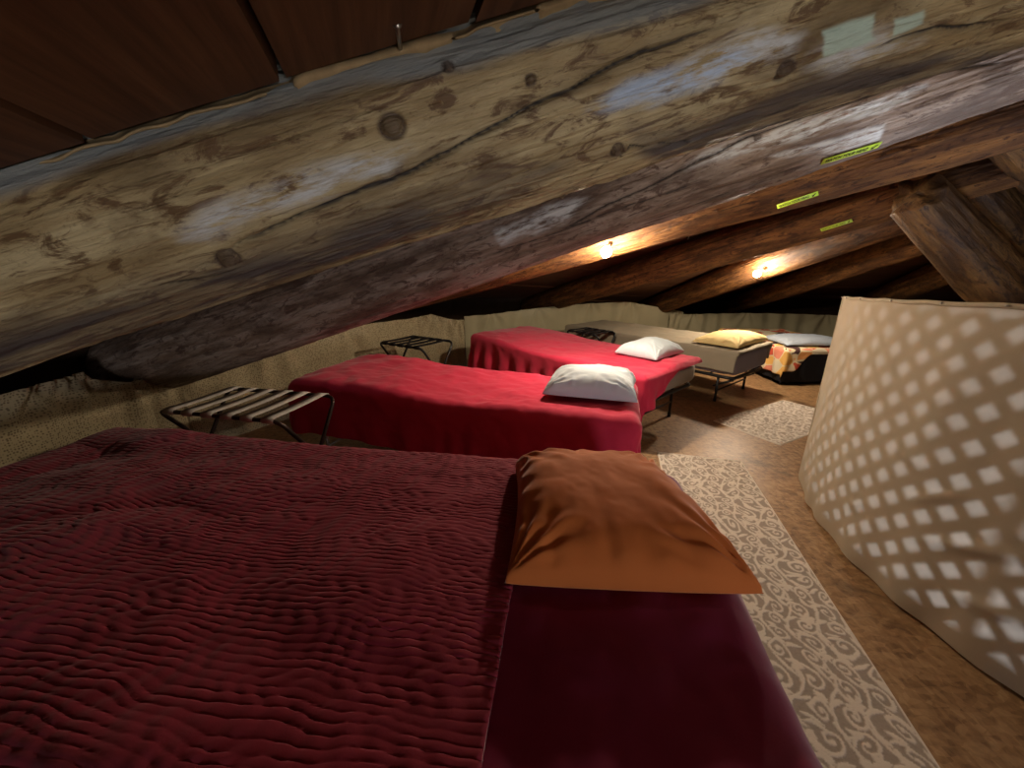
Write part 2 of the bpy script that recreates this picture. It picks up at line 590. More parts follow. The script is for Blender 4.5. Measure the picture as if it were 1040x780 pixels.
def make_log(name, label, fr, ra, rb, mat, nl=260, na=72, seed=0.0, bumps=.006, cracks=(), knots=(), patches=(), top_band=None, hewn=0.0, jag=0.0, xr=None, flakes=0.0):
    xs = np.linspace(0, fr.L, nl)
    an = np.arange(na) / na * 2 * PI - PI
    if xr:   # finer steps where the log is seen closest
        k = np.array([0, .07, .93, 1.0])
        xs = np.interp(np.linspace(0, 1, nl), k, [0, xr[0], xr[1], fr.L])
        mid = fr.p0 + fr.x * (xr[0] + xr[1]) / 2
        rel = np.array([0, 0, CAM_Z]) - mid
        ac = math.atan2(rel @ fr.z, rel @ fr.y)
        an = np.interp(np.arange(na) / na, [0, .1, .9, 1.0], [-PI, -1.75, 1.75, PI]) + ac
        an = an % (2 * PI)
        an = np.where(an > PI, an - 2 * PI, an)
    xs, an = xs[:, None], an[None]
    rr = ra + (rb - ra) * xs / fr.L
    ca, sa = np.cos(an), np.sin(an)
    R = rr * (1 + 0 * an)
    R = R + bumps * fbm(xs * 1.3 + seed, ca * 1.2 + seed, sa * 1.2, 3)
    R = R + bumps * .35 * fbm(xs * 4 + seed, ca * 5, sa * 5 + seed, 3)
    R = R + .0022 * fbm(xs * 5 + seed, ca * 26, sa * 26, 2)
    if flakes:
        fl_ = vnoise(xs * 9 + 2 * vnoise(xs * 4, an * 3, seed), an * 7 + seed, 2.0)
        R = R + flakes * (np.abs(fl_) ** .6 - .5) + flakes * .5 * np.abs(fbm(xs * 21 + seed, an * 24, 1.0, 3)) + .0007 * fbm(xs * 14, an * 90 + seed, 0, 2)
    if hewn:
        q = np.abs(ca) ** 6 + np.abs(sa) ** 6
        R = R * (1 - hewn + hewn * q ** (-1 / 6.0))
        R = R + .006 * fbm(xs * 1.5 + seed, ca * 3, sa * 3, 2) + .004 * np.abs(fbm(xs * 2.5, an * 4 + seed, 0, 2))
    mk = np.zeros((nl, na, 4))
    m2 = np.zeros((nl, na, 4))
    mk[..., 3] = m2[..., 3] = 1
    an2 = an + 0 * xs
    x2 = xs + 0 * an

    def adist(a):
        return (an2 - a + PI) % (2 * PI) - PI

    for pts, w, dep in cracks:
        h = sorted([fr.hit(u, v, ra) for u, v in pts])
        px, pa = np.array([q[0] for q in h]), np.unwrap(np.array([q[1] for q in h]))
        ctr = np.interp(xs[:, 0], px, pa)[:, None]
        fade = sstep(px[0] - .03, px[0] + .12, x2) * (1 - sstep(px[-1] - .12, px[-1] + .03, x2))
        wob = .0030 * fbm(x2 * 16 + seed, 3.3, 0, 3)
        d = np.abs(adist(ctr) * rr + wob)
        ww = w * .62 * (.75 + .5 * np.abs(fbm(x2 * 7, seed + 1.0, 0, 2)))
        k = np.exp(-(d / ww) ** 2) * fade
        mk[..., 0] = np.maximum(mk[..., 0], sstep(.25, .8, k))
        mk[..., 0] = np.maximum(mk[..., 0], 0.35 * np.exp(-(d / (ww * 3.2)) ** 2) * fade)
        R = R - dep * k
    for (u, v), rad in knots:
        rad = rad * .72
        hx, ha = fr.hit(u, v, ra)
        d = np.hypot((x2 - hx) * .85, adist(ha) * rr) / rad
        ring = np.exp(-((d - 1) / .22) ** 2)
        core = 1 - sstep(.75, 1.0, d)
        m2[..., 0] = np.maximum(m2[..., 0], np.maximum(ring * .95, core * .75))
        R = R + .006 * np.exp(-(d / 1.4) ** 2) - .004 * ring
    for poly, kind, soft in patches:
        h = [fr.hit(u, v, ra) for u, v in poly]
        px = np.array([q[0] for q in h])
        pa = np.array([q[1] for q in h]) * ra
        X, A = x2, an2 * ra
        X = X + .012 * fbm(X * 14 + seed, A * 14, 1.0, 3)
        A = A + .008 * fbm(X * 11, A * 20 + seed, 2.0, 3)
        inside = np.zeros_like(X, bool)
        dist = np.full_like(X, 9.0)
        n = len(px)
        for i in range(n):
            x1, y1, xb, yb = px[i], pa[i], px[(i + 1) % n], pa[(i + 1) % n]
            cond = ((y1 > A) != (yb > A)) & (X < (xb - x1) * (A - y1) / (yb - y1 + 1e-12) + x1)
            inside ^= cond
            ex, ey = xb - x1, yb - y1
            tt = np.clip(((X - x1) * ex + (A - y1) * ey) / (ex * ex + ey * ey + 1e-12), 0, 1)
            dist = np.minimum(dist, np.hypot(X - x1 - tt * ex, A - y1 - tt * ey))
        sd = np.where(inside, dist, -dist)
        k = sstep(-soft, soft, sd)
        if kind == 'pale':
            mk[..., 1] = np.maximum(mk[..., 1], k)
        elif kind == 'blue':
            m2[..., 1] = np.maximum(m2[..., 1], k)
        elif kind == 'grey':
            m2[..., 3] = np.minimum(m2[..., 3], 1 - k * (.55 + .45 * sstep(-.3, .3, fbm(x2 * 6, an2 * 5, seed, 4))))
        elif kind == 'mint_light':
            m2[..., 2] = np.maximum(m2[..., 2], k)
    if top_band is not None:
        h = sorted([fr.hit(u, v, ra) for u, v in top_band])
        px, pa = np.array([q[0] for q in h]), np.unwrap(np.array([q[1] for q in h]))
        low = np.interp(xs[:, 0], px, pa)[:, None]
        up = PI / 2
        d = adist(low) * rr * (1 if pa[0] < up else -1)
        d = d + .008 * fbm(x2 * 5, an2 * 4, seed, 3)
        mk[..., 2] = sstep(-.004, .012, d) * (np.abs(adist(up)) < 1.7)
    X = x2.copy()
    if jag:
        jg = jag * (sstep(.0, .5, np.sin(an * 2 + seed)) + .6 * sstep(.2, .6, np.sin(an * 3 + 2 * seed)))
        X = X + jg * (1 - sstep(0, .25, x2 / fr.L))
    V = np.stack([X, R * ca, R * sa], -1).reshape(-1, 3)
    Fc = grid_faces(nl, na, True)
    faces = [tuple(q) for q in Fc[:, ::-1]] if nl * na < 1 else Fc
    # end caps as fans
    c0, c1 = len(V), len(V) + 1
    V = np.concatenate([V, [[X[0].mean() - (.012 if jag else 0), 0, 0], [fr.L, 0, 0]]])
    cap = []
    for j in range(na):
        j2 = (j + 1) % na
        cap.append((c0, j, j2, j2))
        cap.append((c1, (nl - 1) * na + j2, (nl - 1) * na + j, (nl - 1) * na + j))
    me_f = [tuple(q) for q in Fc] + [tuple(dict.fromkeys(q)) for q in cap]
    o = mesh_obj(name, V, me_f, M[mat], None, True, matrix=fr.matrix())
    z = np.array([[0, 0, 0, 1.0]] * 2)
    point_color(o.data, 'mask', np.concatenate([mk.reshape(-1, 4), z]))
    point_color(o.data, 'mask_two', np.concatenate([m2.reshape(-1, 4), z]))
    return tag(o, label, 'log beam', 'log rafters of the low roof', 'thing')


# ---------------------------------------------------------------- log rafters
FR = [LogFrame(*log_ends(g, .72 if g['th'] in (118.0, 97.0, 145.0) else 1.0, 5.15)) for g in LOGS]

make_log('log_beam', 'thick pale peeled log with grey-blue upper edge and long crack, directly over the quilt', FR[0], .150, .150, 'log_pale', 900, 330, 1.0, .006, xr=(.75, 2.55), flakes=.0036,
         cracks=[([(215, 268), (255, 243), (300, 223), (340, 207), (395, 187), (430, 170), (470, 148), (510, 128), (545, 108), (580, 93), (620, 70), (660, 50), (700, 35), (760, 12)], .0042, .010),
                 ([(860, 60), (910, 42), (960, 30), (1040, 22)], .004, .005),
                 ([(560, 240), (640, 150), (700, 145), (760, 128), (850, 95), (960, 66)], .002, .003),
                 ([(120, 300), (200, 285), (270, 268)], .003, .003),
                 ([(430, 85), (480, 72), (545, 60)], .002, .002)],
         knots=[((398, 128), .017), ((797, 72), .015), ((627, 153), .011), ((455, 68), .008), ((232, 262), .016), ((571, 200), .007), ((540, 80), .008)],
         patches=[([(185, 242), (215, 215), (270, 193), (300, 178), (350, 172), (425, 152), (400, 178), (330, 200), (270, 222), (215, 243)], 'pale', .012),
                  ([(595, 112), (640, 84), (700, 62), (745, 48), (765, 62), (720, 84), (670, 104), (620, 118)], 'blue', .012),
                  ([(700, 60), (770, 30), (815, 34), (800, 56), (760, 70), (720, 84)], 'pale', .015),
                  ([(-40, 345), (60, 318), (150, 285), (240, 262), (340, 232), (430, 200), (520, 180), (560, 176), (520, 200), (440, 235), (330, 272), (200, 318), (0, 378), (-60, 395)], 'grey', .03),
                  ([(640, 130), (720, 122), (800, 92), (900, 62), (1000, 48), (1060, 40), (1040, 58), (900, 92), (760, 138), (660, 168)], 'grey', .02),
                  ([(836, 30), (888, 12), (893, 34), (838, 55)], 'mint_light', .003), ([(912, 14), (944, 4), (946, 20), (914, 34)], 'mint_light', .003),
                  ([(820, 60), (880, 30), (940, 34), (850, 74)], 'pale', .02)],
         top_band=[(0, 212), (104, 172), (208, 132), (300, 105), (370, 86), (430, 76), (480, 68), (545, 52), (640, 25)])

make_log('log_beam', 'grey weathered log rafter carrying the brightest lime warning tape', FR[1], .141, .205, 'log_grey', 700, 240, 4.0, .006, xr=(.5, 3.0), flakes=.0032,
         cracks=[([(560, 237), (620, 205), (660, 188), (700, 168), (760, 140), (830, 115), (880, 98), (940, 76), (1040, 58)], .004, .008),
                 ([(700, 213), (780, 192), (863, 168), (960, 140), (1020, 118)], .003, .005),
                 ([(640, 225), (700, 206), (780, 178), (830, 160)], .002, .003),
                 ([(480, 262), (560, 235), (640, 205), (720, 180)], .002, .003)],
         knots=[((768, 140), .012), ((570, 199), .008), ((705, 213), .008)],
         patches=[([(690, 172), (740, 146), (800, 126), (880, 104), (940, 88), (900, 112), (820, 138), (740, 162)], 'pale', .012),  # pale patches paint in the brightness of the lit end
                  ([(770, 158), (850, 140), (896, 128), (890, 140), (800, 160)], 'pale', .008),
                  ([(500, 235), (560, 212), (600, 200), (570, 225), (510, 245)], 'pale', .012)])

make_log('log_beam', 'reddish-brown log rafter with a burning bulb over the smooth red bed', FR[2], .130, .130, 'log_brown', 520, 160, 9.0, .005, xr=(.5, 3.3), flakes=.002,
         cracks=[([(560, 275), (640, 246), (720, 218), (800, 196), (870, 175)], .002, .003)], knots=[((728, 214), .01)])
make_log('log_beam', 'dark brown log rafter with a faint tape, between the two bulb rafters', FR[3], .130, .130, 'log_brown', 460, 150, 13.0, .006, xr=(.5, 3.3), flakes=.003,
         cracks=[([(620, 290), (700, 262), (780, 235), (860, 205)], .003, .005), ([(640, 275), (720, 248), (800, 222)], .002, .004)])
make_log('log_beam', 'brown log rafter lit by the bulb above the grey cot', FR[4], .130, .130, 'log_brown', 400, 130, 17.0, .005, xr=(.8, 3.4), flakes=.002)
make_log('log_beam', 'dim log rafter past the bulb over the grey cot', FR[5], .130, .130, 'log_brown', 240, 80, 21.0, .006)
make_log('log_beam', 'darkest log rafter, behind the leaning timbers over the screen', FR[6], .130, .130, 'log_brown', 200, 72, 25.0, .006)


for g_, sd, lab in ((dict(th=209, za=2.18, sl=.311), 31.0, 'pale log rafter just behind the visitor, next to the longest cracked log'), (dict(th=232, za=2.18, sl=.311), 37.0, 'pale log rafter beside the added floor hatch')):
    make_log('log_beam', lab, LogFrame(*log_ends(g_, 1.0, 4.85)), .15, .15, 'log_pale', 160, 64, sd, .006)


# leaning hewn timbers behind the screen
def cam_pt(u, v, zc):
    return ray(u, v) * zc + np.array([0, 0, CAM_Z])


def to_floor(p, q):
    p, q = np.array(p), np.array(q)
    s = (p[2] - .12) / (p[2] - q[2])
    while math.hypot(*(p + (q - p) * s)[:2] - O) > 4.7:
        s *= .98
    return p + (q - p) * s


for (a, b, ra, rb, lab, sd) in [
    ((927, 196, 1.75), (1052, 330, 2.25), .085, .14, 'brown hewn timber with a jagged torn end, lowest of three leaning over the screen', 2.0),
    ((962, 158, 1.80), (1105, 320, 2.40), .075, .12, 'brown hewn timber with a pale split knot, middle of three leaning over the screen', 6.0),
    ((1022, 118, 1.45), (1125, 232, 1.95), .085, .11, 'grey-brown timber with a pale sharp edge, topmost of three leaning over the screen', 11.0)]:
    p, q = cam_pt(*a), cam_pt(*b)
    e = to_floor(p, q)
    o = make_log('leaning_beam', lab, LogFrame(p, e), ra, rb * 1.1, 'log_dark', 220, 64, sd, .003, hewn=.75, jag=.035)
    o['group'] = 'leaning timbers behind the stair screen'
    o['category'] = 'timber'

# ---------------------------------------------------------------- ceiling boards laid across the rafters
secs = [dict(th=232, za=2.18, sl=.311, r=.15), dict(th=209, za=2.18, sl=.311, r=.15)] + LOGS + [dict(th=x, za=1.9, sl=.26, r=.13, v=1) for x in (42, 20, 0, -22, -45, -68, -90, -112, -128)]
V, Fq, B = [], [], []


def top_pt(g, r, side):
    a = math.radians(g['th'])
    low = (g['th'] > 205) or (g['th'] > 185 and side > 0)
    lat = 0 if 'v' in g or r < .98 else side * g['r'] * (1.04 if low else .3)
    return np.array([O[0] + math.cos(a) * r - math.sin(a) * lat, O[1] + math.sin(a) * r + math.cos(a) * lat, g['za'] - g['sl'] * r + (g['r'] * (.25 if low else 1.12) if r >= .98 else .16)])


for k in range(len(secs) - 1):
    g0, g1 = secs[k], secs[k + 1]
    r = 0.25
    off = [.1, 0.0, .05, .15, .02, .09][k % 6]
    edges = [0.25, .97]
    x = 1.27 + off
    while x < 5.15:
        edges.append(x)
        x += .21
    edges.append(5.24)
    for i in range(len(edges) - 1):
        ra, rb = edges[i] + .004, edges[i + 1] - .004
        lift = .006 * vnoise(i * 3.3, k * 1.7)
        for zz in (0, .022):
            pass
        n0 = len(V)
        for zz in (lift, lift + .022):
            for g, rr, sd in ((g0, ra, -1), (g1, ra, 1), (g1, rb, 1), (g0, rb, -1)):
                p = top_pt(g, rr, sd)
                V.append(p + [0, 0, zz])
        ln = np.linalg.norm(V[n0] - V[n0 + 1])
        for zz in (0, 1):
            B += [(0, ra + k, 0), (ln, ra + k, 0), (ln, rb + k, 0), (0, rb + k, 0)]
        Fq += [(n0, n0 + 1, n0 + 2, n0 + 3), (n0 + 4, n0 + 7, n0 + 6, n0 + 5)] + [(n0 + j, n0 + 4 + j, n0 + 4 + (j + 1) % 4, n0 + (j + 1) % 4) for j in range(4)]
    # roofing felt above the boards
    n0 = len(V)
    for g, rr, sd in ((g0, 1.0, 0), (g1, 1.0, 0), (g1, 5.3, 0), (g0, 5.3, 0)):
        V.append(top_pt(g, rr, sd) + [0, 0, .17])
        B.append((0, 0, 0))
    Fq.append((n0, n0 + 1, n0 + 2, n0 + 3))
ceil = mesh_obj('ceiling', V, Fq, M['board'], None, False)
at = ceil.data.attributes.new('board', 'FLOAT_VECTOR', 'POINT')
at.data.foreach_set('vector', np.array(B, np.float32).ravel())
tag(ceil, kind='structure')

# crumbling chinking strip along the upper edge of the first log
fr = FR[0]
n = 900
xs = np.linspace(.3, fr.L - .05, n)
prof = []
for i, x in enumerate(xs):
    w = .0065 + .0045 * fbm(x * 16, 2.2, 0, 4) - .012 * float(vnoise(x * 5.1, 8.0) > .35)
    w = max(.0005, float(w))
    jit = .003 * float(fbm(x * 30, 5.5, 0, 2))
    side = -1
    ys = np.array([.80, .86, .90, .86, .80])
    base = np.array([0.0, w * .9, w * .4, -w * .5, -w * .7])
    prof.append((x, w, jit))
# the strip lies where the board meets the log on the side of the camera
cam_side = (np.array([0, 0, CAM_Z]) - fr.p0) @ fr.y
sg = 1 if cam_side > 0 else -1
Vv = []
for x, w, j in prof:
    yb = sg * .146
    for (dy, dz) in ((-.01, .006), (w * .4, .004 + j), (w, -.004 + j), (w * .9, -w * .9 + j), (0, -w * .9 + j), (-.01, -.012)):
        Vv.append((x, yb + sg * dy, .036 + dz))
st = mesh_obj('trim_1', Vv, grid_faces(n, 6), M['caulk'], None, False, matrix=fr.matrix())
tag(st, kind='structure')

# nails standing out of the first log's upper edge
for (u0, v0, u1, v1, r, mm, lab) in [(407, 53, 403, 24, .0024, 'steel', 'short bright nail sticking up from the pale log edge')]:
    hx, ha = fr.hit(u0, v0, .150)
    p = fr.p0 + fr.x * hx + .150 * (math.cos(ha) * fr.y + math.sin(ha) * fr.z)
    zc = (p - [0, 0, CAM_Z]) @ np.array([0, CP, -SP])
    q = cam_pt(u1, v1, zc * .90)
    t_ = thing('nail', lab, 'nail', tuple(p), 0)
    d = q - p
    mb = MB()
    mb.tube([(0, 0, 0), tuple(d * .5), tuple(d)], r, 8)
    mb.build('shank', M[mm], t_)
    mb = MB()
    dn = d / np.linalg.norm(d)
    mb.tube([tuple(d), tuple(d + dn * .002)], r * 2.2, 10)
    mb.build('head', M[mm], t_)

# ---------------------------------------------------------------- floor, stairwell, outer wall
ang = np.linspace(0, 2 * PI, 97)[:-1]
rad = [R_WELL, 1.7, 2.4, 3.2, 4.0, R_WALL]
V = np.array([[O[0] + r * math.cos(a), O[1] + r * math.sin(a), 0] for r in rad for a in ang])
HA = [i for i in range(96) if 224.5 <= math.degrees(ang[i]) < 245]
ff = grid_faces(len(rad), 96, True)
ff = np.array([q for n_, q in enumerate(ff) if not (n_ // 96 == 2 and n_ % 96 in HA)])
fl = mesh_obj('floor', V, ff, M['floor'], None, False)
tag(fl, kind='structure')
V = np.array([[O[0] + R_WALL * math.cos(a), O[1] + R_WALL * math.sin(a), z] for z in (-.02, 1.4) for a in ang])
w = mesh_obj('wall_outer', V, grid_faces(2, 96, True), M['wall_wood'], None, False)
tag(w, kind='structure')
V = np.array([[O[0] + (R_WELL + .01) * math.cos(a), O[1] + (R_WELL + .01) * math.sin(a), z] for z in (-2.3, .001) for a in ang])
w = mesh_obj('wall_stairwell', V, grid_faces(2, 96, True), plain('stairwell_boards', (.5, .46, .40), .8, .2), None, False)
tag(w, kind='structure')
V = [(O[0] + 1.3 * math.cos(a), O[1] + 1.3 * math.sin(a), -2.3) for a in ang]
w = mesh_obj('floor_below', V, [tuple(range(96))], plain('lower_floor_boards', (.4, .3, .2), .6, .3), None, False)
tag(w, kind='structure')

# added floor hatch behind the visitor, its shaft holding a fill light
hc = [(O[0] + r * math.cos(ang[i]), O[1] + r * math.sin(ang[i])) for r, i in ((2.4, HA[0]), (2.4, HA[-1] + 1), (3.2, HA[-1] + 1), (3.2, HA[0]))]
V = [(x, y, z) for z in (-1.2, 0.0) for x, y in hc]
w = mesh_obj('wall_added_hatch', V, [(0, 1, 5, 4), (1, 2, 6, 5), (2, 3, 7, 6), (3, 0, 4, 7), (0, 3, 2, 1)], plain('added_hatch_boards', (.5, .42, .32), .8, .2), None, False)
tag(w, kind='structure')
mb = MB()
for i in range(4):
    (x0_, y0_), (x1_, y1_) = hc[i], hc[(i + 1) % 4]
    mb.box(((x0_ + x1_) / 2, (y0_ + y1_) / 2, .008), (math.hypot(x1_ - x0_, y1_ - y0_) + .05, .05, .018), Matrix.Rotation(math.atan2(y1_ - y0_, x1_ - x0_), 3, 'Z'))
tag(mb.build('trim_2', M['slat'], None, False), kind='structure')
HC = np.mean(np.array(hc), 0)
ld = bpy.data.lights.new('added_fill_light', 'AREA')
ld.shape = 'DISK'
ld.size = .6
ld.energy = 6
ld.color = (1.0, .93, .82)
lo = bpy.data.objects.new('added_fill_light', ld)
COL.objects.link(lo)
lo.location = (HC[0], HC[1], -.20)
lo.rotation_euler = (PI, 0, 0)

# ---------------------------------------------------------------- lattice screen round the stairwell
scr = thing('stair_screen', 'round tan cloth screen glowing through diamond lattice around the stairwell', 'screen', (O[0], O[1], 0), 0)
RS, HS = 1.335, .955
A0, A1 = math.radians(140.5), math.radians(285)


def top_h(a):
    return .958 + .048 * (np.asarray(a) - A0) / math.radians(42)


na, nh = 260, 70
aa = np.linspace(A0, A1, na)[:, None]
hh = np.linspace(0.012, 1, nh)[None]
hq = hh * top_h(aa)
fold = .004 * fbm(aa * 9, hq * 3, 0, 3) + .006 * sstep(.35, 0, hh) * np.sin(aa * 40 + 2 * vnoise(aa * 6, 1.0))
for (ca_, ch_, sl_, ln_, am_) in ((186, .33, .5, .10, .010), (181, .42, .75, .07, .008), (190, .2, .35, .10, .010), (176, .5, -.3, .06, .006), (170, .22, .6, .06, .006), (196, .5, .4, .12, .008)):
    du = (aa - math.radians(ca_)) * RS
    dh = hq - ch_ - sl_ * du
    fold = fold + am_ * np.exp(-(dh / .016) ** 2 - (du / ln_) ** 2)
hsag = hq - .003 * hh * np.abs(np.sin(aa * 22))
rr = RS + .012 + fold
V = np.stack([rr * np.cos(aa), rr * np.sin(aa), hsag], -1).reshape(-1, 3)
mesh_obj('cloth_wrap', V, grid_faces(na, nh), M['linen'], scr)
nn = 200
mb = MB()
arc_ = [A0 + (A1 - A0) * k / nn for k in range(nn + 1)]
mb.tube([((RS + .010) * math.cos(a), (RS + .010) * math.sin(a), float(top_h(a)) - .004 - .003 * abs(math.sin(a * 22))) for a in arc_], .0075, 8)
mb.build('top_hem', M['linen'], scr)
mb = MB()
mb.tube([((RS + .010) * math.cos(A0), (RS + .010) * math.sin(A0), .012 + (HS - .015) * k / 20) for k in range(21)], .0065, 8)
mb.build('edge_hem', M['linen'], scr)
for k in range(18):
    a = A0 + .03 + (A1 - A0 - .1) * k / 18 + .02 * math.sin(k * 5.1)
    c = Vector(((RS + .018) * math.cos(a), (RS + .018) * math.sin(a), float(top_h(a)) - .004))
    pin = MB()
    pin.tube([c - Vector((math.cos(a), math.sin(a), 0)) * .004, c + Vector((math.cos(a), math.sin(a), 0)) * .003], .0035, 6)
    pin.build('tack', M['steel'], scr)
pitch_h = .1065
dA = pitch_h / RS
sw = .022
for sgn in (1, -1):
    vs, fs = [], []
    rbase = RS - .006 if sgn > 0 else RS - .014
    k0 = int((A0 - 1.2) / dA)
    k1 = int((A1 + 1.2) / dA)
    for k in range(k0, k1):
        a0 = k * dA
        m = 24
        seg_ = []
        for i in range(m):
            h = .02 + (HS - .03) * i / (m - 1)
            a = a0 + sgn * h / RS
            if A0 + .012 < a < A1 - .01 and h < float(top_h(a)) - .02:
                seg_.append((a, h))
        if len(seg_) < 2:
            continue
        n0 = len(vs)
        m = len(seg_)
        for a, h in seg_:
            for (da, dr) in ((-sw, 0), (sw, 0), (sw, -.007), (-sw, -.007)):
                vs.append(((rbase + dr) * math.cos(a + da / RS), (rbase + dr) * math.sin(a + da / RS), h))
        for i in range(m - 1):
            for j in range(4):
                b = n0 + i * 4
                fs.append((b + j, b + (j + 1) % 4, b + 4 + (j + 1) % 4, b + 4 + j))
        fs.append((n0, n0 + 3, n0 + 2, n0 + 1))
        e = n0 + (m - 1) * 4
        fs.append((e, e + 1, e + 2, e + 3))
    mesh_obj('lattice', vs, fs, M['slat'], scr, False)
for nm, z0, z1 in (('top_rail', -.05, -.012), ('bottom_rail', .004, .04)):
    prof_ = ((RS - .02, z0), (RS - .02, z1), (RS - .045, z1), (RS - .045, z0), (RS - .02, z0))
    V = np.array([[r * math.cos(a), r * math.sin(a), z + (float(top_h(a)) if nm == 'top_rail' else 0)] for (r, z) in prof_ for a in arc_])
    mesh_obj(nm, V, grid_faces(5, len(arc_)), M['slat'], scr, False)
for a in (A0 + .022, A0 + .85, A0 + 1.7, A1 - .03):
    mb = MB()
    mb.box(((RS - .05) * math.cos(a), (RS - .05) * math.sin(a), .455), (.035, .035, .90), Matrix.Rotation(a, 3, 'Z'))
    mb.build('post', M['slat'], scr, False)

# ---------------------------------------------------------------- curtains along the eave
def curtain(name, label, pts, tops, mat, nh=26, step=.014, wave=.012, low=.0):
    """pts: ground line; tops: (distance along, height) """
    pts = [np.array(p, float) for p in pts]
    seg = [np.linalg.norm(b - a) for a, b in zip(pts, pts[1:])]
    cum = np.concatenate([[0], np.cumsum(seg)])
    n = int(cum[-1] / step)
    s = np.linspace(0, cum[-1], n)
    px = np.interp(s, cum, [p[0] for p in pts])
    py = np.interp(s, cum, [p[1] for p in pts])
    k = 31
    ker = np.ones(k) / k
    sm = lambda q: np.convolve(np.pad(q, k // 2, mode='edge'), ker, 'valid')
    px, py = sm(px), sm(py)
    nx, ny = np.gradient(py), -np.gradient(px)
    ln = np.hypot(nx, ny)
    nx, ny = nx / ln, ny / ln
    tz = np.interp(s, [q[0] for q in tops], [q[1] for q in tops])
    f = np.linspace(0, 1, nh)
    S, Fh = np.meshgrid(s, f, indexing='ij')
    Z = low + (tz[:, None] - low) * Fh
    w = wave * (np.sin(S * 26 + 3 * vnoise(S * 2.2, 1.1)) * (.35 + .65 * Fh) + .8 * fbm(S * 5, Z * 2.0, 0, 3))
    # tension creases fanning out of the pinned peaks
    for q in tops[1:-1]:
        w = w + .012 * np.exp(-((S - q[0]) / .30) ** 2) * np.sin(8 * np.arctan2(S - q[0], (q[1] + .04) - Z))
    X, Y = px[:, None] + nx[:, None] * w, py[:, None] + ny[:, None] * w
    o = mesh_obj(name, np.stack([X, Y, Z], -1), grid_faces(n, nh), M[mat])
    at = o.data.attributes.new('cloth', 'FLOAT_VECTOR', 'POINT')
    at.data.foreach_set('vector', np.stack([S, Z, 0 * S], -1).astype(np.float32).ravel())
    return tag(o, label, 'curtain', 'curtains closing off the eaves')


W = [(-1.85, -.3), (-2.12, 1.99), (-.92, 3.88), (1.06, 5.22), (2.5, 5.47), (4.2, 5.35)]


def tops_px(pts, pix):
    """heights of the top hem, read where sight lines cross the curtain's own vertical plane"""
    out = []
    base = 0
    pts = [np.array(p, float) for p in pts]
    for u, v in pix:
        d = ray(u, v)
        acc = 0
        for a, b in zip(pts, pts[1:]):
            e = b - a
            m = np.array([[d[0], -e[0]], [d[1], -e[1]]])
            t_, k = np.linalg.solve(m, a)
            L = np.linalg.norm(e)
            if -1e-6 <= k <= 1 and t_ > 0:
                out.append((acc + k * L, CAM_Z + d[2] * t_))
                break
            acc += L
    out.sort()
    return out


Lb = np.linalg.norm(np.array(W[1]) - np.array(W[0]))
c1 = [W[0], W[1]]
c1x = [W[0], W[1], (W[1][0] + .16, W[1][1] + .26)]
tp = tops_px(c1, [(30, 392), (60, 385), (90, 376)])
curtain('eave_curtain', 'shadowed printed tan curtain at the foot of the quilted bed', c1x, [(0, .66), (1.2, .62)] + tp + [(Lb - .25, .60), (Lb, .50), (9, .50)], 'curtain_print')
c2 = [W[1], W[2], (W[2][0] + .45, W[2][1] + .305)]
tp = tops_px(c2, [(208, 350), (280, 341), (346, 333), (425, 322), (438, 319), (456, 324), (468, 325)])
curtain('eave_curtain', 'dotted tan curtain with a pinned peak behind the luggage racks', c2, [(0, .50), (.12, .52)] + tp + [(99, tp[-1][1] + .02)], 'curtain_print')
c3 = [(W[2][0] + .36, W[2][1] + .27), W[3], (2.47, 5.47)]
tp = tops_px(c3, [(500, 319), (545, 313), (600, 308), (640, 307), (698, 317)])
curtain('eave_curtain', 'plain tan canvas curtain behind the cot with the yellow pillow', c3, [(0, tp[0][1])] + tp + [(99, tp[-1][1] - .01)], 'curtain_plain', wave=.014)
c4 = [(2.15, 5.385), W[4], W[5], (5.9, 4.3)]
tp = tops_px(c4, [(705, 319), (760, 318), (840, 320)])
curtain('eave_curtain', 'dark olive curtain beyond the patterned blanket bed', c4, [(0, tp[0][1] + .01)] + tp + [(99, tp[-1][1])], 'curtain_plain', wave=.02)


